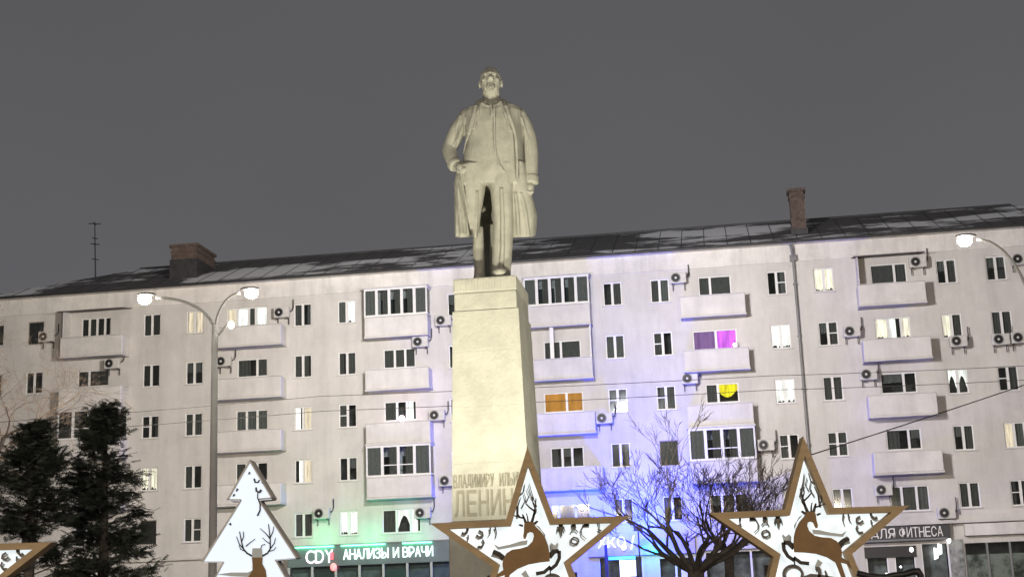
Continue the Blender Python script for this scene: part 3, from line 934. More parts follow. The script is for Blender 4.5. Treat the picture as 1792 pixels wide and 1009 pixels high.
# ================================================================== street lamps
def arm_curve(x1, z1, x0, z0, y=0):
    pts = []
    for k in range(13):
        t = k / 12
        # quarter-ellipse: leaves the pole upright, ends nearly level at the lamp
        pts.append((x0 + (x1 - x0) * (1 - math.cos(t * math.pi / 2)) , y, z0 + (z1 - z0) * math.sin(t * math.pi / 2)))
    return pts
WARM = (1.0, .86, .68)
def lamp_head(x, z, sx, parent, watts, wpos):
    b = MB(); b.ell((x + sx * .24, 0, z + .10), (.24, .12, .05), 16, 8); h = b.build('lamp_head', GREYMETAL, parent, smooth=True)
    b = MB(); b.ell((x + sx * .28, 0, z - .01), (.165, .14, .14), 16, 10); b.build('lens', LAMPLENS, h, smooth=True)
    if watts:
        light('street_light', 'SPOT', Vector(wpos) + Vector((x + sx * .3, 0, z - .30)), watts, WARM, target=Vector(wpos) + Vector((x + sx * 3, 14, 4.5)), size=.2, angle=138, blend=.8)
def street_lamp(base, arms, ptop, label, watts, small=None):
    e_ = empty('street_lamp', base, 0, label, 'street lamp', 'street lamps round the square')
    b = MB(); b.tube([(0, 0, 0), (0, 0, 1.4), (0, 0, ptop)], [.13, .105, .075], 14); b.build('pole', POLE, e_, smooth=True)
    b = MB(); b.tube([(0, 0, 0), (0, 0, .5), (0, 0, .55)], [.2, .2, .14], 14); b.build('base', POLE, e_)
    for (dx, dz) in arms:
        b = MB(); b.tube(arm_curve(dx, dz, 0, ptop - .25), .035, 8); b.build('arm', POLE, e_, smooth=True)
        lamp_head(dx, dz, 1 if dx > 0 else -1, e_, watts, base)
    if small:
        b = MB(); b.tube([(0, 0, ptop - .35), small], .03, 8); b.build('arm', POLE, e_)
        b = MB(); b.ell((small[0] + .1, 0, small[2]), (.075, .075, .10), 12, 8); b.build('lens', mat('lit_small_lens', (1, 1, 1), .3, emit=(1, .96, .9), es=8), e_, smooth=True)
    return e_
pb = at(372, 1000, 33.4); pb.z = 0
l1, l2 = at(253, 522, 33.4), at(440, 512, 33.4)
street_lamp(pb, [(l1.x - pb.x + .28, l1.z), (l2.x - pb.x - .28, l2.z)], 8.3, 'pale double-armed street lamp left of the monument, two lit heads', POWER['street'], small=(.30, 0, 8.28))
l3 = at(1688, 420, 30.6)
street_lamp(Vector((11.62, 30.6, 0)), [(l3.x - 11.62 + .28, l3.z)], 7.3, 'street lamp with one lit head on a curved arm at right edge', POWER['street'])
# unseen fill lamps added behind the camera to brighten the near things
for k, (x, y) in enumerate(((-11, -7), (12, -9))):
    street_lamp(Vector((x, y, 0)), [(-1.5, 9.0), (1.5, 9.0)], 8.3, 'added unseen double-armed fill lamp %s behind the photographer' % ('on the left' if k == 0 else 'on the right'), POWER['back'] / 2)

# assumed unseen floodlight mast added behind the monument, throws balcony shadows outwards both ways
mp_ = Vector((-.31, 42, 0))
mast = empty('assumed_floodlight_mast', mp_, 0, 'assumed tall floodlight mast hidden behind the monument, aimed at the apartment block', 'floodlight mast')
b = MB(); b.tube([(0, 0, 0), (0, 0, 7), (0, 0, 14.0)], [.16, .12, .08], 12); b.build('pole', POLE, mast, smooth=True)
b = MB(); b.tube([(-.5, 0, 13.9), (.5, 0, 13.9)], .04, 8); b.build('crossbar', POLE, mast)
for k, (tu, tz, pw) in enumerate(((-28, 11, 1.35), (1, 16.5, .75), (28, 11, 1.25))):
    x = (-.4, 0, .4)[k]
    b = MB(); b.box(x - .15, x + .15, -.05, .18, 13.62, 13.86); hd = b.build('floodlight_head', DARKMETAL, mast, bevel=.02)
    b = MB(); b.box(x - .12, x + .12, .181, .19, 13.65, 13.83); b.build('lens', LAMPLENS, hd)
    light('assumed_mast_flood', 'SPOT', mp_ + Vector((x, .3, 13.74)), POWER['mast'] * pw, ((1.0, .93, .85), (.89, .90, 1.0), (.98, .93, .94))[k], target=fw(tu, 0, tz), size=.9, angle=(100, 62, 100)[k], blend=1.0)

# ================================================================== monument pedestal
STONE = mat('pedestal_stone', (0.48, 0.47, 0.41), 0.8, var=.09, scale=2.6, bump=.7, bscale=16)
weather(STONE, .09)
STATM = mat('statue_stone', (0.41, 0.40, 0.345), 0.8, var=.12, scale=4.5, bump=.6, bscale=28)
weather(STATM, .10)
PT = R(8.0)
PTOP = 7.52
ped = empty('monument_pedestal', (-0.40, 26.72, 0), -PT, 'tall tapering pale stone pedestal with carved lettering, under the statue', 'pedestal')
def block(z0, z1, w0, w1, d0, d1, name, bevel=.02, shift=0.0):
    b = MB()
    vs_ = []
    for z, w_, d_ in ((z0, w0, d0), (z1, w1, d1)):
        vs_ += [(-w_ / 2, -d_ / 2, z), (w_ / 2, -d_ / 2, z), (w_ / 2, d_ / 2, z), (-w_ / 2, d_ / 2, z)]
    b.add(vs_, [(0, 3, 2, 1), (4, 5, 6, 7), (0, 1, 5, 4), (1, 2, 6, 5), (2, 3, 7, 6), (3, 0, 4, 7)])
    return b.build(name, STONE, ped, bevel=bevel)
def pw(z): return 1.46 + (1.26 - 1.46) * (z - 2.9) / (7.0 - 2.9)
def pd(z): return 1.95 + (1.72 - 1.95) * (z - 2.9) / (7.0 - 2.9)
zs = [2.95, 4.0, 5.05, 6.1, 6.88]
for k in range(4):
    z0, z1 = zs[k] + .0005, zs[k + 1] - .0005
    block(z0, z1, pw(z0), pw(z1), pd(z0), pd(z1), 'stone_block', bevel=.003)
block(6.882, 7.24, 1.21, 1.20, 1.68, 1.67, 'stone_block', bevel=.03)
cap = block(7.242, PTOP, 1.22, 1.22, 1.70, 1.70, 'cap_slab', bevel=.02)
for k in range(11):     # tooled ribs round the cap
    x = -.55 + k * .11
    b = MB(); b.box(x - .028, x + .028, -.862, -.848, 7.265, 7.49); b.build('cap_rib', STONE, ped, bevel=.008)
for k in range(14):
    y = -.75 + k * .115
    b = MB(); b.box(.608, .622, y - .028, y + .028, 7.265, 7.49); b.build('cap_rib', STONE, ped, bevel=.008)
block(1.6, 2.945, 1.60, 1.56, 2.12, 2.07, 'plinth_block', bevel=.03)
block(0.45, 1.597, 1.72, 1.68, 2.24, 2.2, 'plinth_block', bevel=.03)
block(0.005, 0.447, 2.6, 2.5, 3.1, 3.0, 'base_step', bevel=.03)
# raised letters on the front face (the face leans back a little, so each letter follows it)
LETM = mat('letter_stone', (0.30, 0.28, 0.22), 0.7, var=.15, scale=4)
def pedword(text, x0, x1, z0, z1):
    n = len(text)
    for k, ch in enumerate(text):
        if ch == ' ': continue
        a = x0 + (x1 - x0) * k / n
        c = x0 + (x1 - x0) * (k + 1) / n
        g_ = (c - a) * .11
        zc = (z0 + z1) / 2
        l = letter(ch, a + g_, c - g_, z0 - zc, z1 - zc, 0, .028, LETM, ped)
        l.location = (0, -pd(zc) / 2 + .004, zc)
        l.rotation_euler.x = -math.atan((pd(2.9) - pd(7.0)) / 2 / 4.1)
pedword('ВЛАДИМИРУ ИЛЬИЧУ', -.69, .69, 3.55, 3.79)
pedword('ЛЕНИНУ', -.69, .67, 3.03, 3.50)

# ================================================================== statue
SD = 26.62
SB = Vector((-.40, SD, PTOP))
def S(x, y, d=0.0):
    p = at(x, y, SD)
    return Vector((p.x - SB.x, d, p.z - SB.z))
def ring(y, xl, xr, df, db, pw_=2.6, n=28, tilt=0.0, hang=0.0):
    a, c = S(xl, y), S(xr, y)
    cx, rx = (a.x + c.x) / 2, (c.x - a.x) / 2
    cz = (a.z + c.z) / 2
    cy, ry = (df + db) / 2, (db - df) / 2
    pts = []
    for k in range(n):
        t = 2 * math.pi * k / n
        ct, st = math.cos(t), math.sin(t)
        px = math.copysign(abs(ct) ** (2 / pw_), ct) * rx
        py = math.copysign(abs(st) ** (2 / pw_), st) * ry
        pts.append(Vector((cx + px, cy + py, cz + tilt * px - hang * (cy + py + .3))))
    return pts
def rings(rows, pw_=2.6, hang=0.0):
    return [ring(*r_, pw_, hang=hang * max(0, i - 1) / (len(rows) - 2)) for i, r_ in enumerate(rows)][::-1]
sm = MB()
# trunk of coat and jacket
sm.loft(rings([(176, 846, 876, -.14, .20), (183, 832, 892, -.22, .28), (190, 815, 910, -.29, .32), (200, 811, 915, -.35, .34), (222, 813, 914, -.41, .36),
               (255, 815, 914, -.44, .37), (285, 809, 915, -.44, .38), (310, 804, 918, -.43, .38), (328, 803, 922, -.40, .38)], 2.5))
# skirts of the coat and the legs
sm.loft(rings([(290, 800, 835, -.22, .36), (320, 794, 817, -.24, .37), (375, 794.5, 820, -.28, .62), (405, 795, 824, -.31, .70), (422, 796, 827, -.33, .74)], 2.6, hang=-.31))
sm.loft(rings([(295, 806, 853, -.43, .05), (320, 808, 852.5, -.43, .05), (345, 811, 848.5, -.42, .02), (372, 816, 844, -.41, -.05), (400, 824, 840, -.40, -.12), (424, 830.5, 836, -.39, -.2)], 2.3))
sm.loft(rings([(300, 800, 928, .30, .42), (325, 799, 930, .52, .62), (360, 799, 935, .62, .74), (421, 800, 937, .66, .78)], 3.5, hang=-.31))
sm.loft(rings([(295, 850, 906, -.43, .2), (322, 856, 900, -.43, .15), (345, 859, 899, -.42, .12), (365, 861, 899, -.41, .1), (392, 863, 899, -.39, .1), (422, 862, 898, -.37, .1),
               (455, 861.5, 896, -.35, .1), (478, 860, 894, -.35, .12), (499, 859, 894, -.36, .14)], 2.3))
sm.loft(rings([(290, 888, 920, -.34, .38), (330, 888, 928, -.30, .40), (355, 888, 935, -.28, .42), (380, 890, 941, -.26, .62), (402, 892, 940.5, -.24, .70), (422, 894, 938.5, -.22, .74)], 2.6, hang=-.31))
sm.loft(rings([(380, 838, 872, .52, .76), (440, 838, 872, .50, .76), (499, 838, 873, .48, .76)], 3.0))      # stone support behind the legs
sm.loft(rings([(395, 829, 846, .02, .28), (430, 826.5, 847, .0, .28), (470, 829.5, 848.5, -.02, .28), (499, 828, 850, -.04, .30)], 2.2))
# shoes
p = S(876, 490); sm.ell((p.x, -.42, .10), (.17, .34, .13), 18, 10); sm.ell((p.x, -.15, .10), (.16, .3, .15), 14, 8)
p = S(840, 490); sm.ell((p.x - .01, -.10, .09), (.13, .30, .12), 14, 8)
# arms
def limb(pts, rad):
    P = [S(x, y, d) for x, y, d in pts]
    # smooth the polyline
    Q, RR = [], []
    for i in range(len(P) - 1):
        for k in range(5):
            t = k / 5
            p0 = P[max(i - 1, 0)]; p1 = P[i]; p2 = P[i + 1]; p3 = P[min(i + 2, len(P) - 1)]
            Q.append(.5 * ((2 * p1) + (p2 - p0) * t + (2 * p0 - 5 * p1 + 4 * p2 - p3) * t * t + (3 * p1 - p0 - 3 * p2 + p3) * t ** 3))
            RR.append(rad[i] + (rad[i + 1] - rad[i]) * t)
    Q.append(P[-1]); RR.append(rad[-1])
    sm.tube(Q, RR, 16)
    for e__ in (0, -1):
        sm.ell(Q[e__], (RR[e__],) * 3, 14, 10)
limb([(818, 203, .02), (801, 228, .05), (788, 256, .04), (787, 268, -.02), (793, 286, -.16), (801, 299, -.24)], [.17, .175, .15, .145, .13, .095])
sm.tube([S(795, 291, -.19), S(799, 297, -.23)], [.15, .145], 16)        # cuff
limb([(908, 203, .03), (921, 228, .05), (928, 258, .02), (929, 285, -.03), (930, 318, -.10)], [.17, .165, .155, .15, .12])
sm.tube([S(930, 312, -.09), S(930, 324, -.11)], [.145, .14], 16)
# hand holding the coat edge: palm, four curled fingers, thumb
pc = S(928, 333, -.14)
sm.ell(pc, (.085, .10, .115), 14, 10)
for k, (dx, dz, l) in enumerate(((-.085, -.07, .10), (-.045, -.10, .11), (.0, -.115, .11), (.045, -.10, .09))):
    a = pc + Vector((dx * .6, -.05, dz * .45)); bq = pc + Vector((dx, -.09, dz)); cq = pc + Vector((dx - .03, -.02, dz - .035))
    sm.tube([a, bq, cq], [.030, .028, .022], 8); sm.ell(bq, (.029,) * 3, 8, 6); sm.ell(cq, (.023,) * 3, 8, 6)
a = pc + Vector((-.06, -.06, .03)); bq = pc + Vector((-.12, -.10, -.02)); cq = pc + Vector((-.125, -.11, -.08))
sm.tube([a, bq, cq], [.033, .03, .024], 8); sm.ell(cq, (.025,) * 3, 8, 6)
# hand going into the pocket: back of hand with thumb outside
pc = S(806, 303, -.34)
sm.ell(pc, (.09, .08, .10), 14, 10)
for k in range(4):
    a = pc + Vector((.01 + k * .028, -.05, -.02)); bq = pc + Vector((.05 + k * .02, -.06, -.10 + k * .015))
    sm.tube([a, bq], [.028, .024], 8)
a = pc + Vector((-.05, -.05, .02)); bq = pc + Vector((-.03, -.09, -.10)); sm.tube([a, bq], [.03, .024], 8); sm.ell(bq, (.025,) * 3, 8, 6)
# coat collar, lapels, jacket front, folds
FK = .74
def fold(pts, r0, r1=None):
    P = [S(x, y, d) for x, y, d in pts]
    n = len(P)
    r1 = r1 if r1 is not None else r0
    sm.tube(P, [FK * (r0 + (r1 - r0) * i / (n - 1)) for i in range(n)], 8)
fold([(846, 172, .14), (837, 180, -.05), (833, 196, -.30), (829, 215, -.38), (824, 234, -.42), (822, 246, -.43)], .07, .055)
fold([(843, 188, -.26), (838, 205, -.38), (830, 240, -.44)], .05, .03)
fold([(876, 172, .14), (882, 178, -.05), (886, 196, -.31), (892, 215, -.39), (899, 236, -.41), (903, 252, -.41), (905, 290, -.40), (905, 325, -.38)], .07, .035)
fold([(876, 186, -.27), (884, 210, -.41), (893, 240, -.44)], .05, .03)
fold([(866, 200, -.41), (866, 225, -.44), (866, 256, -.465), (868, 280, -.46), (874, 300, -.45), (883, 311, -.44)], .030, .022)
fold([(858, 186, -.26), (862, 205, -.40), (865, 220, -.43)], .035, .02)
fold([(851, 182, -.20), (846, 190, -.28), (856, 196, -.33)], .035, .025)
fold([(868, 182, -.20), (873, 190, -.28), (863, 196, -.33)], .035, .025)
fold([(859, 186, -.27), (860, 196, -.36), (861, 215, -.43)], .045, .03)            # tie
fold([(878, 340, -.42), (880, 390, -.40), (880, 440, -.37), (878, 476, -.36)], .05, .06)   # trouser crease
fold([(836, 345, -.42), (836, 380, -.41), (834, 418, -.40)], .035, .02)
fold([(808, 312, -.35), (812, 340, -.40), (819, 375, -.40), (825, 412, -.37)], .04, .02)
fold([(803, 330, -.22), (806, 380, -.26), (810, 418, -.32)], .05, .055)
fold([(800, 350, -.16), (801, 418, -.26)], .045, .05)
fold([(815, 350, -.22), (820, 418, -.33)], .04, .04)
fold([(912, 345, -.28), (920, 380, -.26), (925, 419, -.22)], .05, .045)
fold([(902, 345, -.30), (906, 380, -.28), (908, 419, -.25)], .04, .045)
fold([(822, 246, -.42), (816, 262, -.40), (812, 280, -.37)], .03, .015)
fold([(919, 240, -.10), (920, 280, -.14), (920, 320, -.18)], .03, .02)
fold([(806, 205, -.12), (800, 225, -.12), (800, 245, -.11)], .035, .025)
fold([(815, 210, -.20), (806, 235, -.16), (795, 258, -.10)], .03, .03)
fold([(912, 210, -.18), (922, 240, -.12), (930, 262, -.12)], .03, .03)
# hems
# neck and head, face lifted
hc = S(858.5, 142)
sm.tube([S(861, 186, .04), S(860, 172, .0), S(859, 160, -.04)], [.20, .18, .175], 18)
rt = Matrix.Rotation(R(14), 4, 'X')
sm.ell((hc.x, .03, hc.z + .02), (.222, .275, .275), 28, 20, rt)                # skull
sm.ell((hc.x, -.09, hc.z - .09), (.197, .20, .215), 22, 16, rt)                 # face
sm.ell((hc.x, -.15, hc.z - .19), (.155, .13, .10), 18, 12)                     # jaw
sm.tube([(hc.x - .12, -.225, hc.z + .055), (hc.x, -.262, hc.z + .075), (hc.x + .12, -.225, hc.z + .055)], [.035, .042, .035], 8)   # brow
sm.tube([(hc.x, -.262, hc.z + .045), (hc.x, -.31, hc.z - .035), (hc.x, -.345, hc.z - .075)], [.026, .036, .05], 10)       # nose
sm.ell((hc.x - .04, -.30, hc.z - .085), (.03, .035, .025), 8, 6); sm.ell((hc.x + .04, -.30, hc.z - .085), (.03, .035, .025), 8, 6)
for s_ in (-1, 1):
    sm.ell((hc.x + s_ * .115, -.20, hc.z - .055), (.065, .06, .055), 12, 8)    # cheekbone
    sm.ell((hc.x + s_ * .078, -.235, hc.z + .012), (.032, .03, .022), 10, 6)   # eye
    sm.ell((hc.x + s_ * .222, .03, hc.z - .055), (.032, .06, .085), 10, 8, Matrix.Rotation(R(-10), 4, 'X'))   # ear
    sm.tube([(hc.x + s_ * .005, -.30, hc.z - .115), (hc.x + s_ * .075, -.26, hc.z - .145)], [.032, .02], 8)     # moustache
sm.ell((hc.x, -.265, hc.z - .155), (.06, .03, .022), 10, 6)                   # lip
sm.ell((hc.x, -.265, hc.z - .215), (.085, .085, .085), 12, 8)                  # pointed beard
sm.tube([(hc.x, -.27, hc.z - .21), (hc.x, -.37, hc.z - .27)], [.075, .02], 10)
raw = sm.mesh('statue')
tmp = bpy.data.objects.new('tmp', raw)
C.objects.link(tmp)
md = tmp.modifiers.new('r', 'REMESH'); md.mode = 'VOXEL'; md.voxel_size = .014
ms = tmp.modifiers.new('s', 'SMOOTH'); ms.factor = .5; ms.iterations = 2
bpy.context.view_layer.update()
me = bpy.data.meshes.new_from_object(tmp.evaluated_get(bpy.context.evaluated_depsgraph_get()))
bpy.data.objects.remove(tmp)
me.name = 'statue'
me.shade_smooth()
me.materials.clear()
st = obj('statue', me, STATM)
st.location = SB
tag(st, 'pale stone statue of a bearded man in a long open coat on the pedestal', 'statue')

# assumed unseen ground floodlights that light the monument from the front
def floodlight(x, y, tz, watts, col, label, spread=40):
    e_ = empty('assumed_ground_floodlight', (x, y, 0), 0, label, 'floodlight', 'assumed ground floodlights before the monument')
    t = Vector((-.4, 26.2, tz)); p_ = Vector((x, y, .45))
    q = (t - p_).to_track_quat('Y', 'Z').to_matrix().to_4x4()
    b = MB(); b.box(-.2, .2, -.09, .09, -.14, .14); h = b.build('housing', DARKMETAL, e_, bevel=.02); h.matrix_local = Matrix.Translation((0, 0, .45)) @ q
    b = MB(); b.box(-.17, .17, .091, .098, -.11, .11); l = b.build('lens', LAMPLENS, h)
    b = MB(); b.box(-.24, -.205, -.02, .02, .0, .5); b.box(.205, .24, -.02, .02, .0, .5); b.box(-.24, .24, -.1, .1, .005, .03); b.build('stand', DARKMETAL, e_)
    light('assumed_monument_flood', 'SPOT', p_ + (t - p_).normalized() * .15, watts, col, target=t, size=.18, angle=spread, blend=.7)
MONC = (1.0, .95, .75)
floodlight(-3.7, 16.6, 8.0, POWER['flood'] * 1.15, MONC, 'assumed left ground floodlight aimed up at the monument', 52)
floodlight(4.9, 17.2, 8.0, POWER['flood'] * .98, MONC, 'assumed right ground floodlight aimed up at the monument', 52)

# ================================================================== glowing New Year decorations in front
WOODB = mat('brown_plywood', (0.37, 0.262, 0.145), 0.65, var=.16, scale=3, bump=.15, bscale=40, stretch=(1, 1, 4))
DEERB = mat('deer_plywood', (0.22, 0.125, 0.05), 0.6, var=.12, scale=4, bump=.1)
DARKB = mat('dark_brown_cutout', (0.035, 0.028, 0.022), 0.6)
DARKG = mat('dark_grey_cutout', (0.13, 0.115, 0.10), 0.6)
LEDP = mat('lit_white_panel', (.35, .37, .38), .5, emit=(.90, .98, 1.0), es=.92)
def uneven(m, lo_, hi_, sc):
    t = m.node_tree; b = t.nodes['Principled BSDF']
    c = t.nodes.new('ShaderNodeTexCoord'); n = t.nodes.new('ShaderNodeTexNoise'); n.inputs['Scale'].default_value = sc; n.inputs['Detail'].default_value = 2
    r_ = t.nodes.new('ShaderNodeMapRange'); r_.inputs['From Min'].default_value = .3; r_.inputs['From Max'].default_value = .65; r_.inputs['To Min'].default_value = lo_; r_.inputs['To Max'].default_value = hi_
    t.links.new(c.outputs['Object'], n.inputs['Vector']); t.links.new(n.outputs['Fac'], r_.inputs['Value']); t.links.new(r_.outputs['Result'], b.inputs['Emission Strength'])
uneven(LEDP, .74, 1.08, 3.0)
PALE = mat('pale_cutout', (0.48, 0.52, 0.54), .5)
DZ = 14.0
SC = Vector((2.865, DZ, 2.0))
def T(cx, cy):
    """crop pixel of the right star -> metres from the star's centre"""
    p_ = at(1220 + cx / 4.0525, 760 + cy / 4.0525, DZ)
    return (p_.x - SC.x, p_.z - SC.z)
def star_pts(Ro, ri):
    return [((Ro if k % 2 == 0 else ri) * math.sin(math.pi * k / 5), (Ro if k % 2 == 0 else ri) * math.cos(math.pi * k / 5)) for k in range(10)]
deer_body = [(775, 545), (762, 578), (727, 618), (702, 668), (690, 718), (686, 780), (692, 832), (760, 834), (845, 843), (925, 868), (985, 905), (1003, 950), (1030, 1020), (1075, 1100), (1052, 1112), (1100, 1105),
             (1060, 1020), (1022, 905), (1062, 915), (1120, 975), (1170, 1040), (1185, 1030), (1130, 960), (1075, 895), (1028, 868), (1030, 830), (1022, 795), (992, 752), (950, 730), (885, 725), (836, 714), (798, 682), (783, 645),
             (786, 622), (806, 614), (826, 622), (836, 645), (846, 663), (858, 656), (858, 636), (849, 605), (846, 575), (838, 545), (815, 538)]
antlers = [([(785, 545), (768, 505), (757, 470), (746, 430), (736, 380)], 22, 7), ([(770, 505), (748, 478), (742, 455)], 13, 6), ([(757, 470), (790, 440), (812, 412), (812, 390)], 13, 6), ([(752, 445), (762, 410), (758, 372)], 10, 5),
           ([(830, 545), (836, 515), (845, 485)], 20, 10), ([(838, 512), (866, 506), (884, 470), (880, 425)], 15, 6), ([(866, 506), (905, 490), (918, 470)], 11, 5), ([(812, 545), (812, 505), (818, 480)], 12, 5)]
legs_ = [([(694, 800), (655, 765), (618, 762)], 40, 28), ([(616, 760), (622, 815), (650, 860), (695, 890)], 26, 24), ([(690, 868), (740, 905), (800, 912)], 24, 26), ([(694, 870), (698, 925)], 12, 8)]
swirl = [([(310, 575), (308, 610), (318, 655)], 8, 3), ([(300, 640), (325, 628)], 14, 3), ([(398, 575), (400, 600)], 30, 40), ([(425, 600), (442, 630), (440, 665), (412, 692)], 10, 4), ([(488, 570), (488, 610)], 22, 28),
         ([(466, 640), (478, 622), (505, 622), (516, 640)], 8, 8), ([(466, 700), (475, 682), (500, 672), (520, 685), (522, 710), (500, 722), (476, 716), (466, 700)], 11, 11),
         ([(582, 575), (584, 660)], 34, 5), ([(566, 590), (556, 632)], 12, 4), ([(600, 590), (612, 630)], 12, 4),
         ([(1050, 560), (1044, 600), (1056, 640)], 10, 3), ([(1085, 560), (1090, 600), (1105, 620)], 10, 4), ([(1168, 575), (1145, 590), (1143, 615), (1170, 622), (1190, 605)], 13, 13), ([(1150, 640), (1142, 665), (1160, 690), (1190, 688)], 11, 14),
         ([(1240, 540), (1248, 570), (1275, 592), (1290, 580)], 11, 20), ([(1248, 600), (1250, 630), (1266, 655)], 11, 4),
         ([(1020, 770), (1050, 748), (1085, 732)], 24, 34),
         ([(770, 270), (762, 330), (752, 380)], 4, 8), ([(800, 265), (815, 320), (850, 345), (880, 400)], 4, 9), ([(790, 300), (778, 350), (800, 390)], 4, 7), ([(815, 330), (808, 380), (840, 430)], 4, 8), ([(840, 360), (868, 420), (880, 500)], 4, 9), ([(770, 350), (745, 400), (738, 440)], 4, 9)]
curls = [([(690 + 66 * math.cos(t * .33), 985 - 60 * math.sin(t * .33)) for t in range(-2, 12)], 14, 20), ([(850, 945), (875, 945), (880, 990), (870, 1040)], 28, 16), ([(920, 960), (930, 1000), (950, 1040)], 10, 18),
         ([(640, 1060), (760, 1020), (820, 1000), (900, 1010), (1000, 1030)], 26, 40)]
leaf_pale = [[(700, 640), (735, 580), (765, 560), (720, 615), (705, 665)], [(830, 668), (880, 672), (960, 690), (1040, 700), (1075, 678), (1050, 720), (990, 715), (900, 705), (840, 700)],
             [(640, 720), (665, 700), (680, 720), (680, 760), (655, 750), (625, 745), (615, 715), (620, 700)], [(850, 930), (870, 880), (905, 905), (880, 940)]]
def make_star(center, label, mirror=False, turn=0.0):
    sx = -1 if mirror else 1
    e_ = empty('star_decoration', (center[0], center[1], 0), turn, label, 'star decoration', 'glowing star decorations')
    Ro = 1.045; k_ = .815
    o1 = star_pts(Ro, Ro * .39); i1 = star_pts(Ro * k_, Ro * .39 * k_)
    cz = center[2]
    i1 = [(x * 1.0, z) for x, z in i1]
    D = .20
    b = MB()
    vs_ = []
    for (P, y) in ((o1, 0), (i1, 0), (i1, D), (o1, D)):
        vs_ += [(x, y, z + cz) for x, z in P]
    fs = []
    for k in range(10):
        k2 = (k + 1) % 10
        fs += [(k, 10 + k, 10 + k2, k2), (10 + k, 20 + k, 20 + k2, 10 + k2), (30 + k, k, k2, 30 + k2)]
    fs.append(tuple(range(30, 40)))
    b.add(vs_, fs)
    b.build('frame', WOODB, e_)
    b = MB(); b.prism([(x * .995, z * .995 + cz) for x, z in i1], .13, .16); b.build('light_panel', LEDP, e_)
    def X(p): q = T(*p); return (q[0] * sx, q[1] + cz)
    sc_ = 1 / 4.0525 / 174.0
    b = MB(); b.prism([X(p) for p in deer_body], .012, .034); dr = b.build('deer', DEERB, e_)
    b = MB()
    for (P, w0, w1) in antlers: b.ribbon([X(p) for p in P], w0 * sc_, w1 * sc_, .010, .030)
    b.build('antlers', DARKB, dr)
    b = MB(); b.prism([X(p) for p in ((778, 552), (748, 535), (738, 545), (762, 566))], .010, .030); b.build('ear', DARKB, dr)
    b = MB(); b.prism([X(p) for p in ((848, 560), (872, 552), (884, 560), (856, 576))], .010, .030); b.build('ear', DARKB, dr)
    for (P, w0, w1) in legs_:
        b = MB(); b.ribbon([X(p) for p in P], w0 * sc_, w1 * sc_, .036, .05); b.build('deer_leg', DARKB, dr)
    b = MB(); b.ribbon([X(p) for p in ((1015, 790), (1045, 752), (1085, 735))], 40 * sc_, 22 * sc_, .036, .05); b.build('deer_tail', DARKB, dr)
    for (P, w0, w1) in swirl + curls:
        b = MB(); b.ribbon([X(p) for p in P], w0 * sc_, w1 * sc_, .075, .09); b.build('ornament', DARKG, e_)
        b = MB(); b.ribbon([X((p[0] + 9, p[1] + 12)) for p in P], w0 * sc_ * 1.25, w1 * sc_ * 1.4, .10, .11); b.build('ornament_drop_shadow', PALE, e_)  # pale offset copy of each stroke, drop shadow put in as colour
    for P in leaf_pale:
        b = MB(); b.prism([X(p) for p in P], .095, .105); b.build('pale_leaf', PALE, e_)
    for s_ in (-.42, .42):
        b = MB(); b.box(s_ - .03, s_ + .03, D + .003, D + .063, .005, cz - .2); b.build('post', DARKMETAL, e_)
    b = MB(); b.box(-.6, .6, -.1, .5, .004, .08); b.build('base', DARKMETAL, e_)
    return e_
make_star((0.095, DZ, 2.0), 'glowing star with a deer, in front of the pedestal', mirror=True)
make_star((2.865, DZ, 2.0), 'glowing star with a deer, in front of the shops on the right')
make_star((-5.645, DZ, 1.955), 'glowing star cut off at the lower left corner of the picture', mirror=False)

# spruce-shaped light box with a deer head
TC = Vector((at(437, 803, DZ).x, DZ, 0))
e_ = empty('tree_decoration', TC, 0, 'glowing white fir-tree light box with a deer head, left of the green sign', 'tree decoration')
def TT(cx, cy):
    p_ = at(340 + cx / 4.605, 790 + cy / 4.605, DZ); return (p_.x - TC.x, p_.z)
apz = TT(437, 60)[1]
half = [(0, apz), (-.225, apz - .385), (-.085, apz - .392), (-.475, apz - .985), (-.26, apz - .995), (-.62, apz - 1.62), (-.11, apz - 1.63), (-.11, .02)]
outl = half + [(-x, z) for x, z in half[::-1] if x != 0]
b = MB(); n = len(outl)
inn = []
ccz = apz - .95
for x, z in outl: inn.append((x * .965, apz - .02 + (z - apz) * .985 if z < apz else z - .03))
D = .30
vs_ = []
for (P, y) in ((outl, 0), (inn, 0), (inn, D), (outl, D)): vs_ += [(x, y, z) for x, z in P]
fs = []
for k in range(n):
    k2 = (k + 1) % n
    fs += [(k, k2, n + k2, n + k), (n + k, n + k2, 2 * n + k2, 2 * n + k), (3 * n + k2, k2, k, 3 * n + k)]
fs.append(tuple(range(4 * n - 1, 3 * n - 1, -1)))
b.add(vs_, fs); b.build('frame', mat('grey_wood_box', (.50, .46, .42), .6, var=.15), e_)
b = MB(); b.prism([(x * .995, z - .004) for x, z in inn], .02, .05); b.build('light_panel', mat('lit_cool_panel', (.35, .37, .4), .5, emit=(.80, .89, 1.0), es=.86), e_)
sc_ = 1 / 4.605 / 174.0
b = MB(); b.prism([TT(*p) for p in ((465, 850), (550, 850), (548, 900), (575, 950), (590, 1060), (420, 1060), (440, 1000), (470, 950), (470, 900))], -.01, .012); dr = b.build('deer_neck', DEERB, e_)
b = MB(); b.prism([TT(*p) for p in ((470, 775), (545, 775), (550, 850), (465, 850))], -.012, .010); b.build('deer_head', PALE, dr)
b = MB()
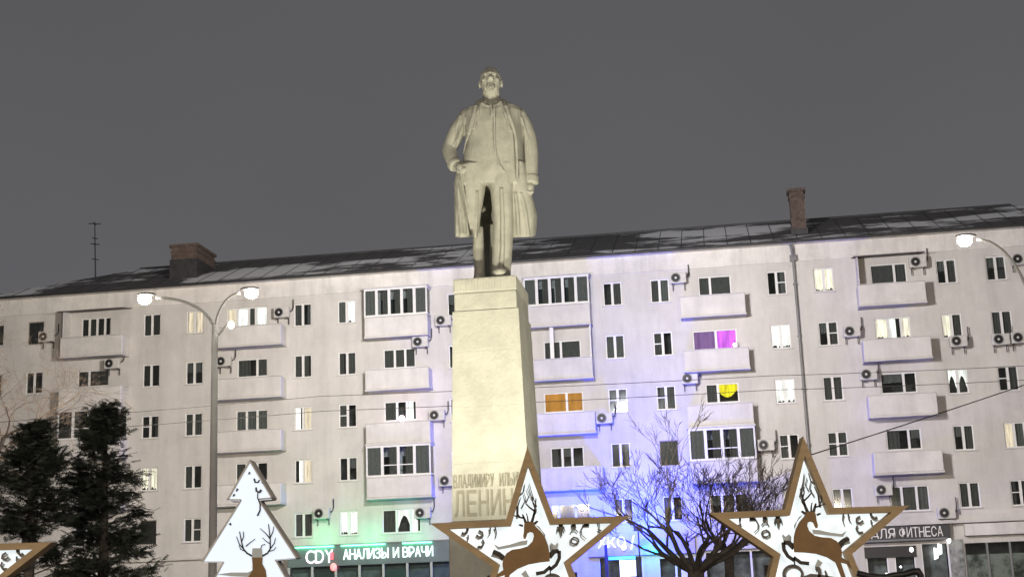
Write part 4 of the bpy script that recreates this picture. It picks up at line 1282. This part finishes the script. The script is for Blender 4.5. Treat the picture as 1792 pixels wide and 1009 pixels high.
for (P, w0, w1) in (([(470, 840), (425, 815), (395, 780), (380, 720), (365, 640)], 15, 6), ([(395, 780), (362, 740), (340, 680)], 9, 4), ([(382, 720), (398, 680), (395, 640)], 8, 4), ([(410, 800), (375, 785), (360, 750)], 8, 4), ([(415, 760), (450, 730), (490, 700)], 9, 4),
                    ([(545, 840), (590, 815), (612, 780), (612, 700), (598, 580)], 15, 6), ([(612, 700), (575, 655), (530, 615)], 10, 4), ([(612, 690), (635, 640), (640, 600)], 8, 4), ([(612, 780), (645, 735), (655, 690)], 9, 4), ([(605, 800), (640, 790), (660, 765)], 8, 4), ([(610, 740), (575, 715), (550, 690)], 8, 4)):
    b.ribbon([TT(*p) for p in P], w0 * sc_, w1 * sc_, -.008, .010)
b.build('antlers', DARKB, dr)
for P, w0, w1 in (([(445, 160), (438, 180), (452, 175)], 10, 5), ([(482, 215), (490, 245), (515, 245), (524, 225)], 14, 10), ([(497, 285), (500, 315), (525, 325), (540, 305)], 12, 20), ([(512, 320), (510, 370), (530, 420), (530, 470), (508, 515)], 6, 12), ([(350, 295), (338, 318)], 16, 8), ([(325, 340), (312, 358)], 16, 8), ([(285, 575), (295, 590)], 20, 8), ([(545, 245), (552, 255)], 10, 6), ([(570, 745), (545, 750), (530, 790)], 8, 4)):
    b = MB(); b.ribbon([TT(*p) for p in P], w0 * sc_, w1 * sc_, -.006, .015); b.build('ornament', DARKB, e_)
b = MB(); b.prism([TT(*p) for p in ((180, 985), (300, 970), (430, 970), (490, 945), (495, 975), (470, 1009), (300, 1000))], -.006, .014); b.build('pale_leaf', PALE, e_)

# black rope of garland cable lying along the fence by the right star
e_ = empty('garland_cable', (3.2, DZ - .3, 0), 0, 'black bundled cable sagging at the foot of the right star', 'cable')
pts = [(at(x, y, DZ - .3) - Vector((3.2, DZ - .3, 0))) for x, y in ((1500, 1002), (1520, 1007), (1545, 1010), (1565, 1006), (1582, 1004), (1598, 999), (1606, 999), (1611, 1006), (1613, 1030))]
b = MB(); b.tube([Vector((p_.x, 0, p_.z)) for p_ in pts], [.03, .03, .032, .032, .03, .032, .04, .035, .03], 8); b.build('cable', BLACK, e_, smooth=True)
b = MB(); b.tube([Vector((pts[-1].x, 0, pts[-1].z)), Vector((pts[-1].x, 0, 0.01))], .025, 8); b.build('post', BLACK, e_)

# ================================================================== bare trees
BARK = mat('bark', (0.10, 0.085, 0.075), 0.9, var=.35, scale=9, bump=.8, bscale=30)
TWIG = mat('twig_bark', (0.13, 0.108, 0.10), 0.9, var=.3, scale=6)
def bare_tree(name, base, trunk_h, trunk_r, label, spread, levels, seed, limbs=6, up=.75, length=1.0, droop=0.0, group='bare trees', twigm=None, split=(2, 3, 3, 3, 3)):
    rnd = random.Random(seed)
    e_ = empty(name, base, 0, label, 'tree', group)
    tr = MB()
    tp = [Vector((0, 0, 0)), Vector((.02, .0, trunk_h * .3)), Vector((-.02, .02, trunk_h * .7)), Vector((.0, 0, trunk_h))]
    tr.tube(tp, [trunk_r * 1.35, trunk_r * 1.05, trunk_r, trunk_r * 1.15], 12)
    tr.build('trunk', BARK, e_, smooth=True)
    lb, cr_ = MB(), MB()
    def grow(p, d, l, r_, lev):
        n = 4
        pts = [p]; rad = [r_]
        cur, dd = p.copy(), d.copy()
        for k in range(n):
            dd = (dd + Vector((rnd.gauss(0, .13), rnd.gauss(0, .13), rnd.gauss(.03 - droop * lev * .06, .10)))).normalized()
            cur = cur + dd * l / n
            pts.append(cur.copy()); rad.append(r_ * (1 - .42 * (k + 1) / n))
        (lb if lev <= 1 else cr_).tube(pts, rad, 8 if lev <= 1 else (5 if lev == 2 else 3), cap=False)
        if lev >= levels:
            return
        m_ = split[min(lev, len(split) - 1)] + (1 if rnd.random() < .5 else 0)
        for k in range(m_):
            t = .35 + .65 * (k + 1) / m_ if k < m_ - 1 else 1.0
            i = min(n - 1, int(t * n)); q = pts[i].lerp(pts[i + 1], t * n - i) if t < 1 else pts[-1]
            ax = Vector((rnd.gauss(0, 1), rnd.gauss(0, 1), rnd.gauss(0, .5)))
            nd = (dd * (1.0 if t < 1 else 1.3) + ax.normalized() * rnd.uniform(.45, .85)).normalized()
            nd.z += .10 - droop * .25
            nd.normalize()
            grow(q, nd, l * rnd.uniform(.52, .80), max(.0045, rad[i] * rnd.uniform(.5, .68)), lev + 1)
    for k in range(limbs):
        a = 2 * math.pi * (k + rnd.uniform(-.25, .25)) / limbs
        d = Vector((math.cos(a) * spread, math.sin(a) * spread, up)).normalized()
        grow(Vector((0, 0, trunk_h - .06)) + d * trunk_r * .4, d, length * rnd.uniform(.85, 1.15), trunk_r * rnd.uniform(.38, .52), 1)
    lb.build('limbs', BARK, e_, smooth=True)
    tag(cr_.build('crown', twigm or TWIG, e_), kind='stuff')
    return e_
pb = at(1218, 1000, 25.0); pb.z = 0
bare_tree('bare_tree', pb, 1.9, .13, 'bare pollarded tree with a dense twiggy crown in blue light', 1.15, 7, 14, limbs=10, up=.78, length=.98, split=(2, 2, 2, 2, 2))
pb = at(1278, 1000, 29.0); pb.z = 0
bare_tree('bare_tree', pb, 2.3, .09, 'low bare bushy tree just left of the right-hand star', 1.0, 7, 23, limbs=7, up=.75, length=.85, split=(2, 2, 2, 2, 2))
pb = at(-70, 1000, 56.0); pb.z = 0
bare_tree('bare_tree', pb, 5.6, .22, 'bare tree with pale twigs at the far left edge', .62, 7, 5, limbs=13, up=.9, length=3.4, droop=.25, twigm=mat('pale_twig', (.20, .15, .11), .9, var=.2), split=(2, 2, 2, 2, 2))

# ================================================================== dark evergreens at the left
NEEDLE = mat('needle_foliage', (0.042, 0.052, 0.040), 0.8, var=.5, scale=5)
def conifer(base, h, rad, label, seed, density=1.0):
    rnd = random.Random(seed)
    e_ = empty('evergreen_tree', base, 0, label, 'tree', 'dark evergreen trees at the left')
    b = MB(); b.tube([(0, 0, 0), (.02, 0, h * .5), (0, .02, h * .96)], [.11, .07, .012], 10); b.build('trunk', BARK, e_, smooth=True)
    br, lf = MB(), MB()
    nc = int(56 * h * density)
    for k in range(nc):
        t = rnd.uniform(.06, 1.0) ** .85
        prof = (1.0 if t < .55 else max(.12, 1 - ((t - .55) / .47) ** 1.6)) * (1 + .16 * math.sin(t * 23 + seed) + .1 * math.sin(t * 51))
        a = rnd.uniform(0, 2 * math.pi)
        rr = rad * prof * math.sqrt(rnd.uniform(.05, 1.0))
        c = Vector((math.cos(a) * rr, math.sin(a) * rr, h * (.04 + .95 * t) - .10 * rr))
        out_ = Vector((math.cos(a), math.sin(a), rnd.uniform(-.15, .45))).normalized()
        p0 = Vector((0, 0, max(.1, c.z - .22 * rr - .05)))
        br.tube([p0, p0.lerp(c, .5) + Vector((0, 0, .03)), c + out_ * .05], [.010, .007, .003], 4, cap=False)
        size = rnd.uniform(.11, .21)
        side = out_.cross(Vector((0, 0, 1))).normalized()
        upv = side.cross(out_)
        for i in range(int(52 * size / .16)):
            q = c + out_ * rnd.gauss(0, size * .46) + side * rnd.gauss(0, size * .46) + upv * rnd.gauss(0, size * .20)
            sp = (out_ * rnd.uniform(.3, 1) + side * rnd.gauss(0, .6) + Vector((0, 0, rnd.gauss(.02, .22)))).normalized()
            sl = rnd.uniform(.07, .14)
            sn = sp.cross(Vector((rnd.gauss(0, .5), rnd.gauss(0, .5), 1))).normalized()
            nn = 4
            for j in range(nn):
                cc = q + sp * sl * (j / nn)
                for e2 in (-1, 1):
                    tip = cc + (sp * .8 + sn * e2 * .8).normalized() * sl * .5 * (1 - .45 * j / nn)
                    wv = sp * sl * .11
                    lf.add([cc - wv, cc + wv, tip + Vector((0, 0, -.008))], [(0, 1, 2)])
    br.build('branches', BARK, e_)
    tag(lf.build('crown', NEEDLE, e_), kind='stuff')
pb = at(178, 1000, 18.0); pb.z = 0
conifer(pb, 4.25, .54, 'tall dark evergreen with loose layered branches, left of the fir-tree light box', 3)
pb = at(48, 1000, 17.2); pb.z = 0
conifer(pb, 3.90, .62, 'shorter dark evergreen above the cut-off star at the left edge', 8)

# ================================================================== wires
def wire(name, pts, r_, label, sag=0.0):
    P = []
    for i in range(len(pts) - 1):
        a, c = Vector(pts[i]), Vector(pts[i + 1])
        for k in range(12):
            t = k / 12
            q = a.lerp(c, t); q.z -= sag * 4 * t * (1 - t)
            P.append(q)
    P.append(Vector(pts[-1]))
    b = MB(); b.tube(P, r_, 5)
    return tag(b.build(name, BLACK), label, 'wire')
wire('overhead_wire', [at(-60, 742, 37), at(560, 693, 37), at(1350, 657, 37), at(1860, 636, 37)], .008, 'upper of two thin wires crossing the whole facade', .03)
wire('overhead_wire', [at(-60, 765, 37), at(562, 719, 37), at(1350, 682, 37), at(1860, 661, 37)], .008, 'lower of two thin wires crossing the whole facade', .03)
wire('guy_cable', [at(1420, 795, 14.1), at(1860, 650, 15.5)], .006, 'slanting cable rising rightwards from the tip of the right star', .01)
